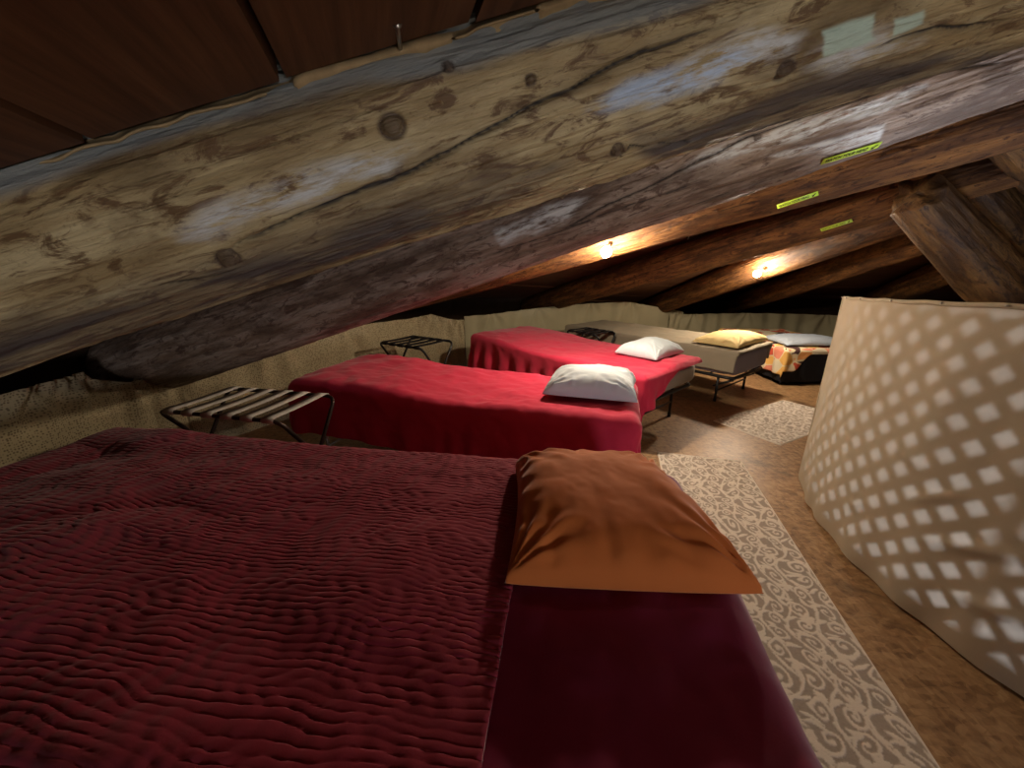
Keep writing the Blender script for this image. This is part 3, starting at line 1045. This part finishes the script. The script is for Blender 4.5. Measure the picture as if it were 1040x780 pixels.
# ---------------------------------------------------------------- cloth over beds, mattresses, pillows
def cover(name, mat, x0, x1, y0, y1, z, hang, parent=None, rr=.035, res=(.012, .012), wr=.004, seed=0.0, fold=.012, flare=.06, extra=None, zfun=None, thick=.006, loc=None, rotz=None, hang_fun=None):
    """x0..y1 outer size of the top; hang=(foot, head, near, far) lengths of cloth beyond each edge"""
    hx0, hx1, hy0, hy1 = hang
    ix0, ix1, iy0, iy1 = x0 + (rr if hx0 else 0), x1 - (rr if hx1 else 0), y0 + (rr if hy0 else 0), y1 - (rr if hy1 else 0)
    s = np.linspace(ix0 - hx0, ix1 + hx1, max(8, int((ix1 - ix0 + hx0 + hx1) / res[0])))
    t_ = np.linspace(iy0 - hy0, iy1 + hy1, max(8, int((iy1 - iy0 + hy0 + hy1) / res[1])))
    S, T = np.meshgrid(s, t_, indexing='ij')
    ex = np.maximum(S - ix1, 0) - np.maximum(ix0 - S, 0)
    ey = np.maximum(T - iy1, 0) - np.maximum(iy0 - T, 0)
    e = (np.abs(ex) ** 4 + np.abs(ey) ** 4) ** .25
    n2 = np.hypot(ex, ey) + 1e-9
    dx, dy = ex / n2, ey / n2
    if hang_fun is not None:
        e = e * hang_fun(S, T)
    arc = rr * PI / 2
    th = np.minimum(e, arc) / rr
    over = np.maximum(e - arc, 0)
    out = rr * np.sin(th) + flare * over
    down = rr * (1 - np.cos(th)) + over
    per = S * np.abs(dy) + T * np.abs(dx) + .05 * seed
    out = out + fold * sstep(.02, .2, over) * (np.sin(per * 34 + 4 * vnoise(per * 3 + seed, seed)) + .8 * fbm(per * 9, over * 2, seed, 2))
    X = np.clip(S, ix0, ix1) + dx * out
    Y = np.clip(T, iy0, iy1) + dy * out
    Z = z - down
    up = np.cos(th)
    w = wr * (fbm(S * 4 + seed, T * 4, seed, 4) + .4 * fbm(S * 16, T * 16 + seed, 0, 3))
    if extra is not None:
        w = w + extra(S, T) * (.35 + .65 * up)
    Z = Z + w * up
    X = X + dx * w * (1 - up)
    Y = Y + dy * w * (1 - up)
    if zfun is not None:
        Z = Z + zfun(X, Y)
    o = mesh_obj(name, np.stack([X, Y, Z], -1), grid_faces(*S.shape), M[mat], parent, True, loc=loc, rotz=rotz)
    if thick:
        md = o.modifiers.new('thickness', 'SOLIDIFY')
        md.thickness = thick
        md.offset = 1.0
    return o


def slab(name, mat, x0, x1, y0, y1, z0, z1, parent, rad=.04, seed=0., n=(40, 22, 8), sag=.004):
    """soft mattress block with rounded edges"""
    nx, ny, nz = n
    import bmesh
    bm = bmesh.new()
    bmesh.ops.create_cube(bm, size=1)
    bmesh.ops.subdivide_edges(bm, edges=bm.edges[:], cuts=11, use_grid_fill=True)
    c = np.array([(x0 + x1) / 2, (y0 + y1) / 2, (z0 + z1) / 2])
    h = np.array([(x1 - x0) / 2, (y1 - y0) / 2, (z1 - z0) / 2])
    for v in bm.verts:
        p = np.array(v.co) * 2
        q = np.sign(p) * (np.abs(p) ** .6) * h if False else p * h
        inner = np.clip(q, -(h - rad), h - rad)
        d = q - inner
        l = np.linalg.norm(d)
        if l > 1e-6:
            q = inner + d / l * rad
        v.co = c + q
    me = bpy.data.meshes.new(name)
    bm.to_mesh(me)
    bm.free()
    me.polygons.foreach_set('use_smooth', np.ones(len(me.polygons), bool))
    me.materials.append(M[mat])
    o = bpy.data.objects.new(name, me)
    COL.objects.link(o)
    o.parent = parent
    return o


def pillow(name, label, mat, quad, z, h, seed=0., n=72, flat=.22, group='pillows on the beds', tilt=None, plump=.42, bow=.08):
    """quad: four ground points NL, NR, FR, FL of the seam corners"""
    q = [np.array(p, float) for p in quad]
    cx = sum(q) / 4
    u = np.linspace(-1, 1, n)
    U, Vv = np.meshgrid(u, u, indexing='ij')
    # corner ears: edges bow inward between corners
    bu = U * (1 - .07 * (1 - Vv ** 2) * np.abs(U) ** 3)
    bv = Vv * (1 - np.where(Vv < 0, bow, .08) * (1 - U ** 2) * np.abs(Vv) ** 3)
    a, b = (bu + 1) / 2, (bv + 1) / 2
    P = (1 - a)[..., None] * (1 - b)[..., None] * q[0] + a[..., None] * (1 - b)[..., None] * q[1] + a[..., None] * b[..., None] * q[2] + (1 - a)[..., None] * b[..., None] * q[3]
    prof = (np.clip(1 - U ** 2, 0, 1) * np.clip(1 - Vv ** 2, 0, 1)) ** plump
    ed = np.minimum(1 - np.abs(U), 1 - np.abs(Vv))
    # creases that run in from the seams
    cr = 0
    for (cu, cv) in ((-1, -1), (1, -1), (1, 1), (-1, 1)):
        an_ = np.arctan2(Vv - cv, U - cu)
        dd = np.hypot(Vv - cv, U - cu)
        cr = cr + np.sin(an_ * 17 + seed * 3 + 2 * vnoise(dd * 3, an_ * 3 + seed)) * np.exp(-(dd / .6) ** 2) * np.clip(dd / .15, 0, 1)
    side = np.sin(Vv * 15 + 3 * vnoise(Vv * 4, seed)) * np.exp(-((1 - np.abs(U)) / .22)) + np.sin(U * 15 + 3 * vnoise(U * 4, seed + 4)) * np.exp(-((1 - np.abs(Vv)) / .22))
    amp = np.clip(ed / .08, 0, 1)
    wr = (.085 * cr + .06 * side + .06 * fbm(U * 1.6 + seed, Vv * 1.6, seed, 4)) * amp
    zt = h * (1 - flat) * (prof * (1 + .12 * fbm(U * 1.1 + seed, Vv * 1.1, 0, 2)) + wr * (.5 + .5 * prof))
    zb = -h * flat * prof
    zt = np.maximum(zt, zb + .004 * amp)
    base = z + h * flat
    if tilt is not None:
        base = base + tilt(U, Vv)
    top = np.concatenate([P, (base + zt)[..., None]], -1)
    bot = np.concatenate([P, (base + zb)[..., None]], -1)
    top[..., :2] -= cx
    bot[..., :2] -= cx
    idx_t = np.arange(n * n).reshape(n, n)
    idx_b = idx_t + n * n
    border = (np.abs(U) > .9999) | (np.abs(Vv) > .9999)
    idx_b = np.where(border, idx_t, idx_b)
    fs = []
    ft = np.stack([idx_t[:-1, :-1], idx_t[1:, :-1], idx_t[1:, 1:], idx_t[:-1, 1:]], -1).reshape(-1, 4)
    fb = np.stack([idx_b[:-1, :-1], idx_b[:-1, 1:], idx_b[1:, 1:], idx_b[1:, :-1]], -1).reshape(-1, 4)
    V = np.concatenate([top.reshape(-1, 3), bot.reshape(-1, 3)])
    V[:, 2] -= z
    keep = np.ones(len(V), bool)
    keep[n * n:][border.ravel()] = False
    remap = np.cumsum(keep) - 1
    fs = remap[np.concatenate([ft, fb])]
    o = mesh_obj(name, V[keep], fs, M[mat], None, True, loc=(cx[0], cx[1], z))
    return tag(o, label, 'pillow', group)


def bed_frame(label, loc, rotz, L, W_, z0, z1, mat='mattress', leg_z=None, group='folding beds around the loft', metal='black_metal', parts=True):
    """local x from head (0) to foot (-L), y across from near (0) to far (W_)"""
    b = thing('folding_bed', label, 'bed', loc, rotz, group)
    slab('mattress', mat, -L, 0, 0, W_, z0, z1, b)
    mb = MB()
    zz = z0 - .018
    mb.tube(bend([(-L + .02, .03, zz), (-.02, .03, zz), (-.02, W_ - .03, zz), (-L + .02, W_ - .03, zz), (-L + .02, .03, zz)], .05), .013, 10)
    for k in range(1, 8):
        x = -L * k / 8
        mb.tube([(x, .03, zz - .004), (x, W_ - .03, zz - .004)], .006, 6)
    mb.build('bed_frame', M[metal], b)
    for x in (-.14, -L + .14):
        for y in (.05, W_ - .05):
            m2 = MB()
            m2.tube([(x, y, zz), (x * 1.0, y, 0.006)], .0105, 10)
            leg_ = m2.build('leg', M[metal], b)
            m3 = MB()
            m3.tube([(x, y, .03), (x, y, .0)], [.0125, .014], 10)
            m3.build('foot_cap', M['black_metal'], leg_)
        m2 = MB()
        m2.tube([(x, .05, zz * .42), (x, W_ - .05, zz * .42)], .007, 8)
        m2.build('leg_brace', M[metal], b)
    return b


def rotm(deg):
    return math.radians(deg)


# --- bed one: wine sheet, puckered quilt, orange pillow
B1 = dict(h=(.365, .185), rot=rotm(-8.0), L=2.02, W=.90)
bed1 = bed_frame('wide low bed under the wine red sheet and crimson quilt in front', (B1['h'][0], B1['h'][1], 0), B1['rot'], B1['L'], B1['W'], .24, .435)


def b1_bulge(X, Y):
    return 0.012 * np.exp(-((X + .2) / .5) ** 2 - ((Y - .45) / .4) ** 2) + .018 * sstep(-.9, -1.8, X)


sh = cover('bed_sheet', 'sheet', -.75, .040, -.018, B1['W'] + .018, .470, (0, .34, .30, .24), None, rr=.06, res=(.010, .010), wr=.007, seed=3, fold=.006, flare=.16, zfun=b1_bulge,
           loc=(B1['h'][0], B1['h'][1], 0), rotz=B1['rot'])
tag(sh, 'smooth wine red sheet hanging over the head end of the bed in front', 'sheet')


def pucker(S, T):
    ph = T / .0135 + 1.5 * fbm(S * 2.6, T * 4, 1.0, 3) + .35 * S + .5 * vnoise(S * 14, T * 20, 3.0)
    br = .35 + .65 * sstep(-.35, .5, vnoise(S * 17 + 3 * vnoise(T * 11, 2.2), np.floor(ph) * 3.7))
    row = (np.abs(np.sin(ph * PI)) ** .7 - .5)
    big = .011 * fbm(S * 2.4 + 1.6 * T, T * 3.5 - S, 4.0, 3) + .022 * (np.abs(fbm(S * 1.6 - 2.2 * T, T * 2.0 + S, 7.0, 2)) - .3) * sstep(-.4, -1.5, S)
    cross = .0012 * np.sin(S / .022 * PI + 4 * vnoise(S * 8, T * 30))
    return 0.0029 * row * br + cross + big


q = cover('quilt', 'quilt', -B1['L'] - .05, -.42, -.034, B1['W'] + .034, .484, (.40, 0, .34, .26), None, rr=.055, res=(.0075, .0025), wr=.004, seed=8, fold=.012, flare=.12, extra=pucker, zfun=b1_bulge, thick=.008,
          loc=(B1['h'][0], B1['h'][1], 0), rotz=B1['rot'])
tag(q, 'large crimson puckered quilt spread over the foot two thirds of the bed in front', 'quilt')

pillow('pillow', 'burnt orange pillow on the wine red sheet', 'orange', [(-.015, .60), (.475, .575), (.415, 1.05), (.01, 1.06)], .480, .148, 1.0, 130, .20, plump=.32, bow=.0)

# --- bed two
B2 = dict(h=(.53, 1.52), rot=rotm(-16.0), L=1.82, W=.62)
bed_frame('folding bed hidden under the smooth red bedspread with one white pillow at its near corner', (*B2['h'], 0), B2['rot'], B2['L'], B2['W'], .25, .435, metal='steel')


def b2(X, Y):
    return .035 * sstep(-.9, -1.5, X) * (1 - .5 * sstep(-1.6, -1.9, X)) + .01 * np.sin(X * 3)


def soft(S, T):
    return .006 * fbm(S * 3, T * 5, 2.0, 3) + .004 * np.abs(fbm(S * 5 + T * 3, T * 9, 5.0, 3))


c = cover('bedspread', 'red', -B2['L'] - .03, .02, -.02, B2['W'] + .02, .468, (.28, .22, .33, .10), None, rr=.055, res=(.01, .008), wr=.009, seed=14, fold=.008, flare=.05, extra=soft, zfun=b2,
          loc=(*B2['h'], 0), rotz=B2['rot'])
tag(c, 'smooth bright red bedspread on the bed between the two luggage racks', 'bedspread', 'red bedspreads')
cb = np.array([.42, 1.92])
ex, ey = np.array([.961, -.276]), np.array([.276, .961])


def oquad(c, e1, e2, a, b):
    c = np.array(c, float)
    return [c - e1 * a - e2 * b, c + e1 * a - e2 * b, c + e1 * a + e2 * b, c - e1 * a + e2 * b]


pillow('pillow', 'plump white pillow with a blue shaded side at the end of the smooth red bedspread', 'white', oquad((.415, 1.905), ex, ey, .225, .185), .478, .135, 5.0, 90, .15, plump=.36)

# --- bed three
B3 = dict(h=(.79, 2.19), rot=math.atan2(-.75, .66), L=1.72, W=.72)
e3f, e3w = np.array([-.66, .75]), np.array([.75, .66])
bed_frame('folding bed with its cream mattress end and black frame showing under a red bedspread', (*B3['h'], 0), B3['rot'], B3['L'], B3['W'], .30, .435)


def b3(X, Y):
    return .05 * sstep(-.8, -1.6, X) * np.exp(-((Y - .35) / .5) ** 2)


def b3_hang(S, T):
    # at the head end the cloth hangs low at the near corner and barely over the edge further on
    k = .18 + .82 * sstep(.42, .0, T)
    return np.where(S > -.04, k, 1.0)


c = cover('bedspread', 'red', -B3['L'] - .03, .02, -.02, B3['W'] + .02, .468, (.34, .22, .34, .13), None, rr=.03, res=(.012, .010), wr=.006, seed=21, fold=.018, flare=.07, extra=soft, zfun=b3, hang_fun=b3_hang,
          loc=(*B3['h'], 0), rotz=B3['rot'])
tag(c, 'bright red bedspread gathered at the foot and slipping off the cream mattress end', 'bedspread', 'red bedspreads')
pillow('pillow', 'pale blue pillow on the red bedspread beside the cream mattress end', 'white', oquad((1.01, 2.76), e3w / np.linalg.norm(e3w), e3f / np.linalg.norm(e3f), .205, .165), .478, .115, 9.0, 72, .15, plump=.4)

# --- bed four: taupe cot
e4f, e4w = np.array([-.617, .787]), np.array([.787, .617])
B4 = dict(h=(1.77, 2.94), rot=math.atan2(-.787, .617), L=1.85, W=.66)
b4 = bed_frame('taupe covered cot on thin black legs with one yellow pillow', (*B4['h'], 0), B4['rot'], B4['L'], B4['W'], .245, .44, mat='violet_grey')
m2 = MB()
m2.tube(bend([(-.02, .05, .21), (-.22, .12, .10), (-.02, .45, .20)], .05), .007, 8)
m2.build('fold_strut', M['black_metal'], b4)
c = cover('cot_cover', 'taupe', -B4['L'] - .02, .012, -.012, B4['W'] + .012, .450, (.12, .03, .18, .16), None, rr=.025, res=(.015, .012), wr=.004, seed=31, fold=.002, flare=.0, extra=soft, loc=(*B4['h'], 0), rotz=B4['rot'])
tag(c, 'taupe cover tucked over the cot with the yellow pillow', 'cover')
mid = np.array(B4['h']) + e4w * .34 + e4f * .21
pillow('pillow', 'flat pale yellow pillow on the taupe cot', 'yellow', oquad(mid, e4w, e4f, .31, .19), .462, .10, 12.0, 72, .15, plump=.4)

# --- bed five: low bed with printed blanket
b5 = bed_frame('low bed with black sides beneath a patchwork blanket behind the screen', (2.60, 3.56, 0), rotm(-90), 1.4, .74, .13, .32, mat='blackcloth')
c = cover('valance', 'blackcloth', -.9, .012, -.012, .752, .332, (0, .31, .31, .31), None, rr=.02, res=(.014, .012), wr=.003, seed=41, fold=.006, flare=.01, loc=(2.60, 3.56, 0), rotz=rotm(-90))
tag(c, 'black cloth skirt around the low bed', 'bed skirt')
def bl_hang(S, T):
    return np.where(S > -.02, .25 + .75 * sstep(.22, .05, T), 1.0)
c = cover('blanket', 'blanket', -1.2, .026, -.026, .766, .348, (0, .22, .26, .22), None, rr=.022, res=(.014, .012), wr=.006, seed=43, fold=.010, flare=.04, hang_fun=bl_hang, loc=(2.60, 3.56, 0), rotz=rotm(-90))
tag(c, 'patchwork blanket in red, yellow and cream on the low bed behind the screen', 'blanket')
pillow('pillow', 'flat blue-grey pillow on the patchwork blanket', 'bluegrey', [(2.62, 3.60), (3.22, 3.60), (3.22, 4.0), (2.62, 4.02)], .362, .085, 15.0, 72, .15, plump=.4)


# ---------------------------------------------------------------- folding luggage racks
def luggage_rack(label, loc, rotz, L, W_, H, nstrap, strap, tube):
    r = thing('luggage_rack', label, 'luggage rack', loc, rotz, 'folding luggage racks between the beds')
    hw = W_ / 2
    for sgn in (1, -1):
        # one bent tube: top rail, two crossing legs down to the other side
        mb = MB()
        x0, x1 = -L / 2 + sgn * .009, L / 2 - .02 + sgn * .009
        mb.tube(bend([(x0, -sgn * hw, .008), (x0, sgn * hw, H), (x1, sgn * hw, H), (x1, -sgn * hw, .008)], .05), .0095, 10)
        mb.build('tube_frame', M[tube], r)
        mb = MB()
        mb.tube([(x0, -sgn * hw * .62, .10), (x1, -sgn * hw * .62, .10)], .006, 8)
        mb.build('stretcher', M[tube], r)
    for x in (-L / 2, L / 2 - .02):
        mb = MB()
        mb.tube([(x - .016, 0, H / 2), (x + .016, 0, H / 2)], .006, 8)
        mb.build('pivot', M['steel'], r)
    for k in range(nstrap):
        x = -L / 2 + .06 + (L - .14) * k / (nstrap - 1)
        vs = []
        m = 22
        for i in range(m):
            tt = i / (m - 1)
            if tt < .12:
                a = PI * (1 - tt / .12) * .9
                y, z = -hw - .0115 * math.sin(a) * 1.0, H - .0 + .0115 * math.cos(a)
            elif tt > .88:
                a = PI * ((tt - .88) / .12) * .9
                y, z = hw + .0115 * math.sin(a), H + .0115 * math.cos(a)
            else:
                f = (tt - .12) / .76
                y = -hw + 2 * hw * f
                z = H + .0115 - .004 * math.sin(PI * f)
            for dx in (-.030, .030):
                vs.append((x + dx, y, z))
        o = mesh_obj('strap', vs, grid_faces(m, 2), M[strap], r)
        md = o.modifiers.new('thickness', 'SOLIDIFY')
        md.thickness = .0022
    return r


luggage_rack('dark metal luggage rack with pale grey straps between the quilt and the smooth red bed', (-1.235, 1.72, 0), rotm(-12), .66, .34, .475, 6, 'strap', 'dark_tube')
luggage_rack('small black luggage rack with black straps in front of the pinned curtain peak', (-.78, 3.12, 0), rotm(-32), .50, .34, .50, 5, 'black_strap', 'black_metal')
luggage_rack('dark luggage rack with its top just showing past the red gathered bedspread', (.80, 3.84, 0), rotm(-52), .42, .26, .47, 4, 'black_strap', 'black_metal')

# ---------------------------------------------------------------- rugs with scroll pattern
def scroll_tile(tw, th_, res):
    nx, ny = int(tw / res), int(th_ / res)
    gx, gy = np.meshgrid((np.arange(nx) + .5) * res, (np.arange(ny) + .5) * res, indexing='ij')
    D = np.full(gx.shape, 9.0)

    def seg_poly(P, w0, w1):
        nonlocal D
        P = np.array(P)
        m = len(P) - 1
        for ox in (-1, 0, 1):
            for oy in (-1, 0, 1):
                Q = P + [ox * tw, oy * th_]
                for i in range(m):
                    a, b = Q[i], Q[i + 1]
                    w = w0 + (w1 - w0) * i / m
                    lo, hi = np.minimum(a, b) - .03, np.maximum(a, b) + .03
                    if hi[0] < 0 or hi[1] < 0 or lo[0] > tw or lo[1] > th_:
                        continue
                    e = b - a
                    t_ = np.clip(((gx - a[0]) * e[0] + (gy - a[1]) * e[1]) / (e @ e + 1e-12), 0, 1)
                    D = np.minimum(D, np.hypot(gx - a[0] - t_ * e[0], gy - a[1] - t_ * e[1]) - w)

    def spiral(c, r0, a0, turns, hand, w0=.0040, w1=.0022):
        n = 26
        P = []
        for i in range(n):
            f = i / (n - 1)
            r = r0 * (1 - f) ** .8 + .003
            a = a0 + hand * turns * 2 * PI * f
            P.append((c[0] + r * math.cos(a), c[1] + r * math.sin(a)))
        seg_poly(P, w0, w1)
        seg_poly(P[-2:], .0055, .0055)

    def leaf(p, a, l, wd):
        n = 8
        c, s = math.cos(a), math.sin(a)
        P = [(p[0] + c * l * i / n + s * .25 * l * (i / n) ** 2, p[1] + s * l * i / n - c * .25 * l * (i / n) ** 2) for i in range(n + 1)]
        for i in range(n):
            f = (i + .5) / n
            seg_poly(P[i:i + 2], wd * math.sin(PI * min(1, f * .95)) + .0008, wd * math.sin(PI * min(1, f * .95)) + .0008)

    # main meandering stems, two per tile, half-drop
    for ox, oy, h in ((0, 0, 1), (tw / 2, th_ / 2, -1)):
        P = [(ox + tw * .25 + h * .026 * math.sin(2 * PI * i / 24), oy + th_ * i / 24) for i in range(25)]
        seg_poly(P, .0034, .0034)
        for k, (f, sd) in enumerate(((.05, 1), (.3, -1), (.55, 1), (.8, -1))):
            cx = ox + tw * .25 + h * .026 * math.sin(2 * PI * f)
            cy = oy + th_ * f
            r = .030 if k % 2 == 0 else .024
            spiral((cx + sd * (r + .006), cy + .012), r, PI if sd > 0 else 0, 1.35, -sd if k < 2 else sd)
            leaf((cx, cy + .02), PI / 2 + sd * .9, .042, .0052)
            leaf((cx, cy + .03), PI / 2 - sd * 1.2, .034, .0045)
            leaf((cx + sd * .03, cy + .045), PI / 2 + sd * 1.7, .030, .004)
        # flower
        fx, fy = ox + tw * .25 - h * .045, oy + th_ * .45
        for k in range(6):
            leaf((fx, fy), k * PI / 3 + .3, .022, .0048)
    return D, nx, ny


TW, TH = .170, .250
TILE, TNX, TNY = scroll_tile(TW, TH, .002)
RK = 1.0


def rug(name, label, a_near_left, axis, length, width, res):
    a = np.array(a_near_left, float)
    ax = np.array(axis, float)
    ax /= np.linalg.norm(ax)
    pr = np.array([ax[1], -ax[0]])
    nu, nv = int(width / res), int(length / res)
    u = np.linspace(0, width, nu)
    v = np.linspace(0, length, nv)
    U, Vv = np.meshgrid(u, v, indexing='ij')
    Uw = (U + .022 * fbm(U * 9, Vv * 7, 1.0, 3)) / RK
    Vw = (Vv + .026 * fbm(U * 8, Vv * 6, 6.0, 3)) / RK / 1.1
    ix = (np.floor((Uw % TW) / .002).astype(int)) % TNX
    iy = (np.floor((Vw % TH) / .002).astype(int)) % TNY
    d = TILE[ix, iy] * RK
    k = 1 - sstep(-.001, .0022, d)
    edge = np.minimum(np.minimum(U, width - U), np.minimum(Vv, length - Vv))
    k = np.maximum(k, 1 - sstep(.006, .009, edge))
    Z = .006 + .0012 * k + .0015 * fbm(U * 4, Vv * 4, 3.0, 2)
    Z = np.where(edge < .001, .0005, Z)
    V3 = np.stack([U, Vv, Z], -1).reshape(-1, 3)
    m = Matrix(((pr[0], ax[0], 0, a[0]), (pr[1], ax[1], 0, a[1]), (0, 0, 1, 0), (0, 0, 0, 1)))
    o = mesh_obj(name, V3, grid_faces(nu, nv), M['rug'], None, True, matrix=m)
    # faces wind x then y -> normal up
    point_color(o.data, 'pile', np.stack([k, k, k, np.ones_like(k)], -1))
    return tag(o, label, 'rug', 'cream scroll-patterned runners')


ax1 = np.array([.36, 1.40])
ax1 /= np.linalg.norm(ax1)
far_left = np.array([.895, 2.14])
L1 = 2.75
rug('runner_rug', 'long runner rug with cream scrolls along the bed with the orange pillow', far_left - ax1 * L1, ax1, L1, .47, .0034)
ax2 = np.array([.874, .486])
rug('runner_rug', 'short scroll-patterned rug at the foot of the black-legged cot', (1.49, 2.64), ax2, .95, .47, .006)

# ---------------------------------------------------------------- warning tapes
def tape(label, log_i, u, v, u2, v2, wid):
    fr, r = FR[log_i], LOGS[log_i]['r']
    h0, h1 = fr.hit(u, v, r), fr.hit(u2, v2, r)
    surf = lambda h, rr: fr.p0 + fr.x * h[0] + rr * (math.cos(h[1]) * fr.y + math.sin(h[1]) * fr.z)
    p0, p1 = surf(h0, r + .008), surf(h1, r + .008)
    am = (h0[1] + h1[1]) / 2
    nrm = math.cos(am) * fr.y + math.sin(am) * fr.z
    X = (p1 - p0)
    L = np.linalg.norm(X)
    X = X / L
    nrm = nrm - X * (nrm @ X)
    nrm /= np.linalg.norm(nrm)
    Y = np.cross(nrm, X)
    c = (p0 + p1) / 2
    m = Matrix.Identity(4)
    for i, a in enumerate((X, Y, nrm)):
        for k in range(3):
            m[k][i] = a[k]
    m.translation = Vector(c)
    t_ = thing('warning_tape', label, 'warning tape', (0, 0, 0), 0, 'lime warning tapes on the rafters')
    t_.matrix_world = m
    n = 9
    vs = []
    for i in range(n):
        y = (i / (n - 1) - .5) * wid
        z = -(r - math.sqrt(max(0, r * r - y * y)))
        vs += [(-L / 2, y, z), (L / 2, y, z)]
    o = mesh_obj('tape_strip', vs, [(2 * i, 2 * i + 1, 2 * i + 3, 2 * i + 2) for i in range(n - 1)], M['tape'], t_)
    md = o.modifiers.new('thickness', 'SOLIDIFY')
    md.thickness = .0012
    cu = bpy.data.curves.new('lettering', 'FONT')
    cu.body = 'WATCH YOUR HEAD'
    cu.align_x = 'CENTER'
    cu.align_y = 'CENTER'
    cu.size = wid * .74
    cu.offset = wid * .008
    cu.extrude = .0002
    tmp = bpy.data.objects.new('tmp', cu)
    COL.objects.link(tmp)
    dg = bpy.context.evaluated_depsgraph_get()
    me = bpy.data.meshes.new_from_object(tmp.evaluated_get(dg))
    bpy.data.objects.remove(tmp)
    co = np.empty(len(me.vertices) * 3, np.float32)
    me.vertices.foreach_get('co', co)
    co = co.reshape(-1, 3)
    w = co[:, 0].max() - co[:, 0].min()
    k = L * .74 / w
    co[:, 0] = (co[:, 0]) * k - L * .075
    co[:, 2] += .0012
    me.vertices.foreach_set('co', co.ravel())
    me.materials.clear()
    me.materials.append(M['tape_text'])
    me.update()
    lo = bpy.data.objects.new('lettering', me)
    COL.objects.link(lo)
    lo.parent = t_
    a = wid * .30
    ax_ = L * .405
    vs = [(ax_ - a, -a, .0016), (ax_ + a * .2, -a * .9, .0016), (ax_ - a * .15, -a * .5, .0016), (ax_ + a, a * .7, .0016), (ax_ + a * .55, a, .0016), (ax_ - a * .5, -a * .1, .0016), (ax_ - a * .9, a * .3, .0016)]
    mesh_obj('arrow', vs, [tuple(range(7))], M['tape_text'], t_, False)
    return t_


tape('bright lime tape reading WATCH YOUR HEAD on the grey weathered log', 1, 834, 163, 893, 145, .026)
tape('lime tape reading WATCH YOUR HEAD on the rafter with the bulb, below the brightest tape', 2, 789, 209, 831, 195, .026)
tape('dull yellow-green warning tape on the dark rafter, the faintest of three', 3, 834, 233, 866, 223, .020)

# ---------------------------------------------------------------- bulbs
BULB_S = 1150.0
M['bulb'] = emit('warm_bulb_glass', (1.0, .84, .64), BULB_S)


def bulb(label, p, log_i, mat='bulb'):
    fr = FR[log_i]
    p = np.array(p, float)
    rel = p - fr.p0
    h = rel @ fr.x
    a = math.atan2(rel @ fr.z, rel @ fr.y)
    q = fr.p0 + fr.x * h + (LOGS[log_i]['r'] - .004) * (math.cos(a) * fr.y + math.sin(a) * fr.z)
    d = p - q
    L = np.linalg.norm(d)
    t_ = thing('light_bulb', label, 'light bulb', tuple(q), 0, 'bare bulbs on the rafters')
    mb = MB()
    d /= L
    mb.tube([tuple(d * 0), tuple(d * (L - .026))], [.013, .011], 12)
    mb.build('socket', M['socket'], t_)
    n, m = 16, 20
    V = []
    up = Vector(d)
    s = up.orthogonal().normalized()
    w = up.cross(s)
    for i in range(n):
        f = i / (n - 1)
        th = PI * f
        rr = .028 * math.sin(th) ** .8 + .0002
        ax = -.030 + .060 * (1 - math.cos(th)) / 2
        for k in range(m):
            b = 2 * PI * k / m
            V.append(tuple(Vector(d * (L)) + up * ax + rr * (math.cos(b) * s + math.sin(b) * w)))
    mesh_obj('glass', V, grid_faces(n, m, True), M[mat], t_)


def bulb_pos(u, v, log_i, off):
    fr, r = FR[log_i], LOGS[log_i]['r']
    h, a = fr.hit(u, v, r)
    return fr.p0 + fr.x * h + (r + off) * (math.cos(a) * fr.y + math.sin(a) * fr.z)


bulb('glowing bare bulb on the rafter over the smooth red bed', bulb_pos(620, 247, 2, .10), 2)
bulb('glowing bare bulb on the rafter over the yellow pillow', bulb_pos(778, 272, 4, .10), 4)

M['fill_bulb'] = emit('fill_bulb_glass', (1.0, .84, .64), BULB_S * .03)  # for an unseen third bulb, added to brighten the nearest bed
x_ = 1.98 - 1.0
pc = FR[0].p0 + FR[0].x * x_
yd = FR[0].y if FR[0].y[1] > 0 else -FR[0].y
bulb('added bare bulb tucked out of sight on the far side of the pale cracked log', pc + yd * .235 - FR[0].z * .01, 0, 'fill_bulb')

# ---------------------------------------------------------------- stairwell light, and an added low window behind the visitor
ld = bpy.data.lights.new('stairwell_daylight', 'AREA')
ld.shape = 'DISK'
ld.size = .9
ld.energy = 26
ld.color = (.84, .88, 1.0)
lo = bpy.data.objects.new('stairwell_daylight', ld)
COL.objects.link(lo)
lo.location = (O[0] + .1, O[1] - .5, -.75)
ld.spread = math.radians(115)
lo.rotation_euler = Vector((.60, .12, -.79)).to_track_quat('Z', 'Y').to_euler()

WIN = np.array([2.0, -4.08])
wd = np.array([-.42, .91])
wa = math.atan2(wd[1], wd[0])
wm = Matrix.Translation((WIN[0], WIN[1], .48)) @ Matrix.Rotation(wa, 4, 'Z')
M['pane_fill'] = emit('fill_pane_glow', (.95, .95, 1.0), 58.0)  # glow of the added window, lights the nearest log
wo = mesh_obj('window_added', [(0, -.5, -.22), (0, .5, -.22), (0, .5, .22), (0, -.5, .22)], [(0, 1, 2, 3)], M['pane_fill'], None, False, matrix=wm)
tag(wo, kind='structure')
mb = MB()
for (c_, s_) in (((0.01, 0, .25), (.06, 1.12, .06)), ((0.01, 0, -.25), (.06, 1.12, .06)), ((0.01, .53, 0), (.06, .06, .44)), ((0.01, -.53, 0), (.06, .06, .44)), ((0.005, 0, 0), (.03, .03, .44))):
    mb.box(c_, s_)
mb.build('window_added_frame', M['slat'], wo, False)

w = bpy.data.worlds.new('world')
SC.world = w
w.use_nodes = True
w.node_tree.nodes['Background'].inputs[0].default_value = (.5, .6, .75, 1)
w.node_tree.nodes['Background'].inputs[1].default_value = .03
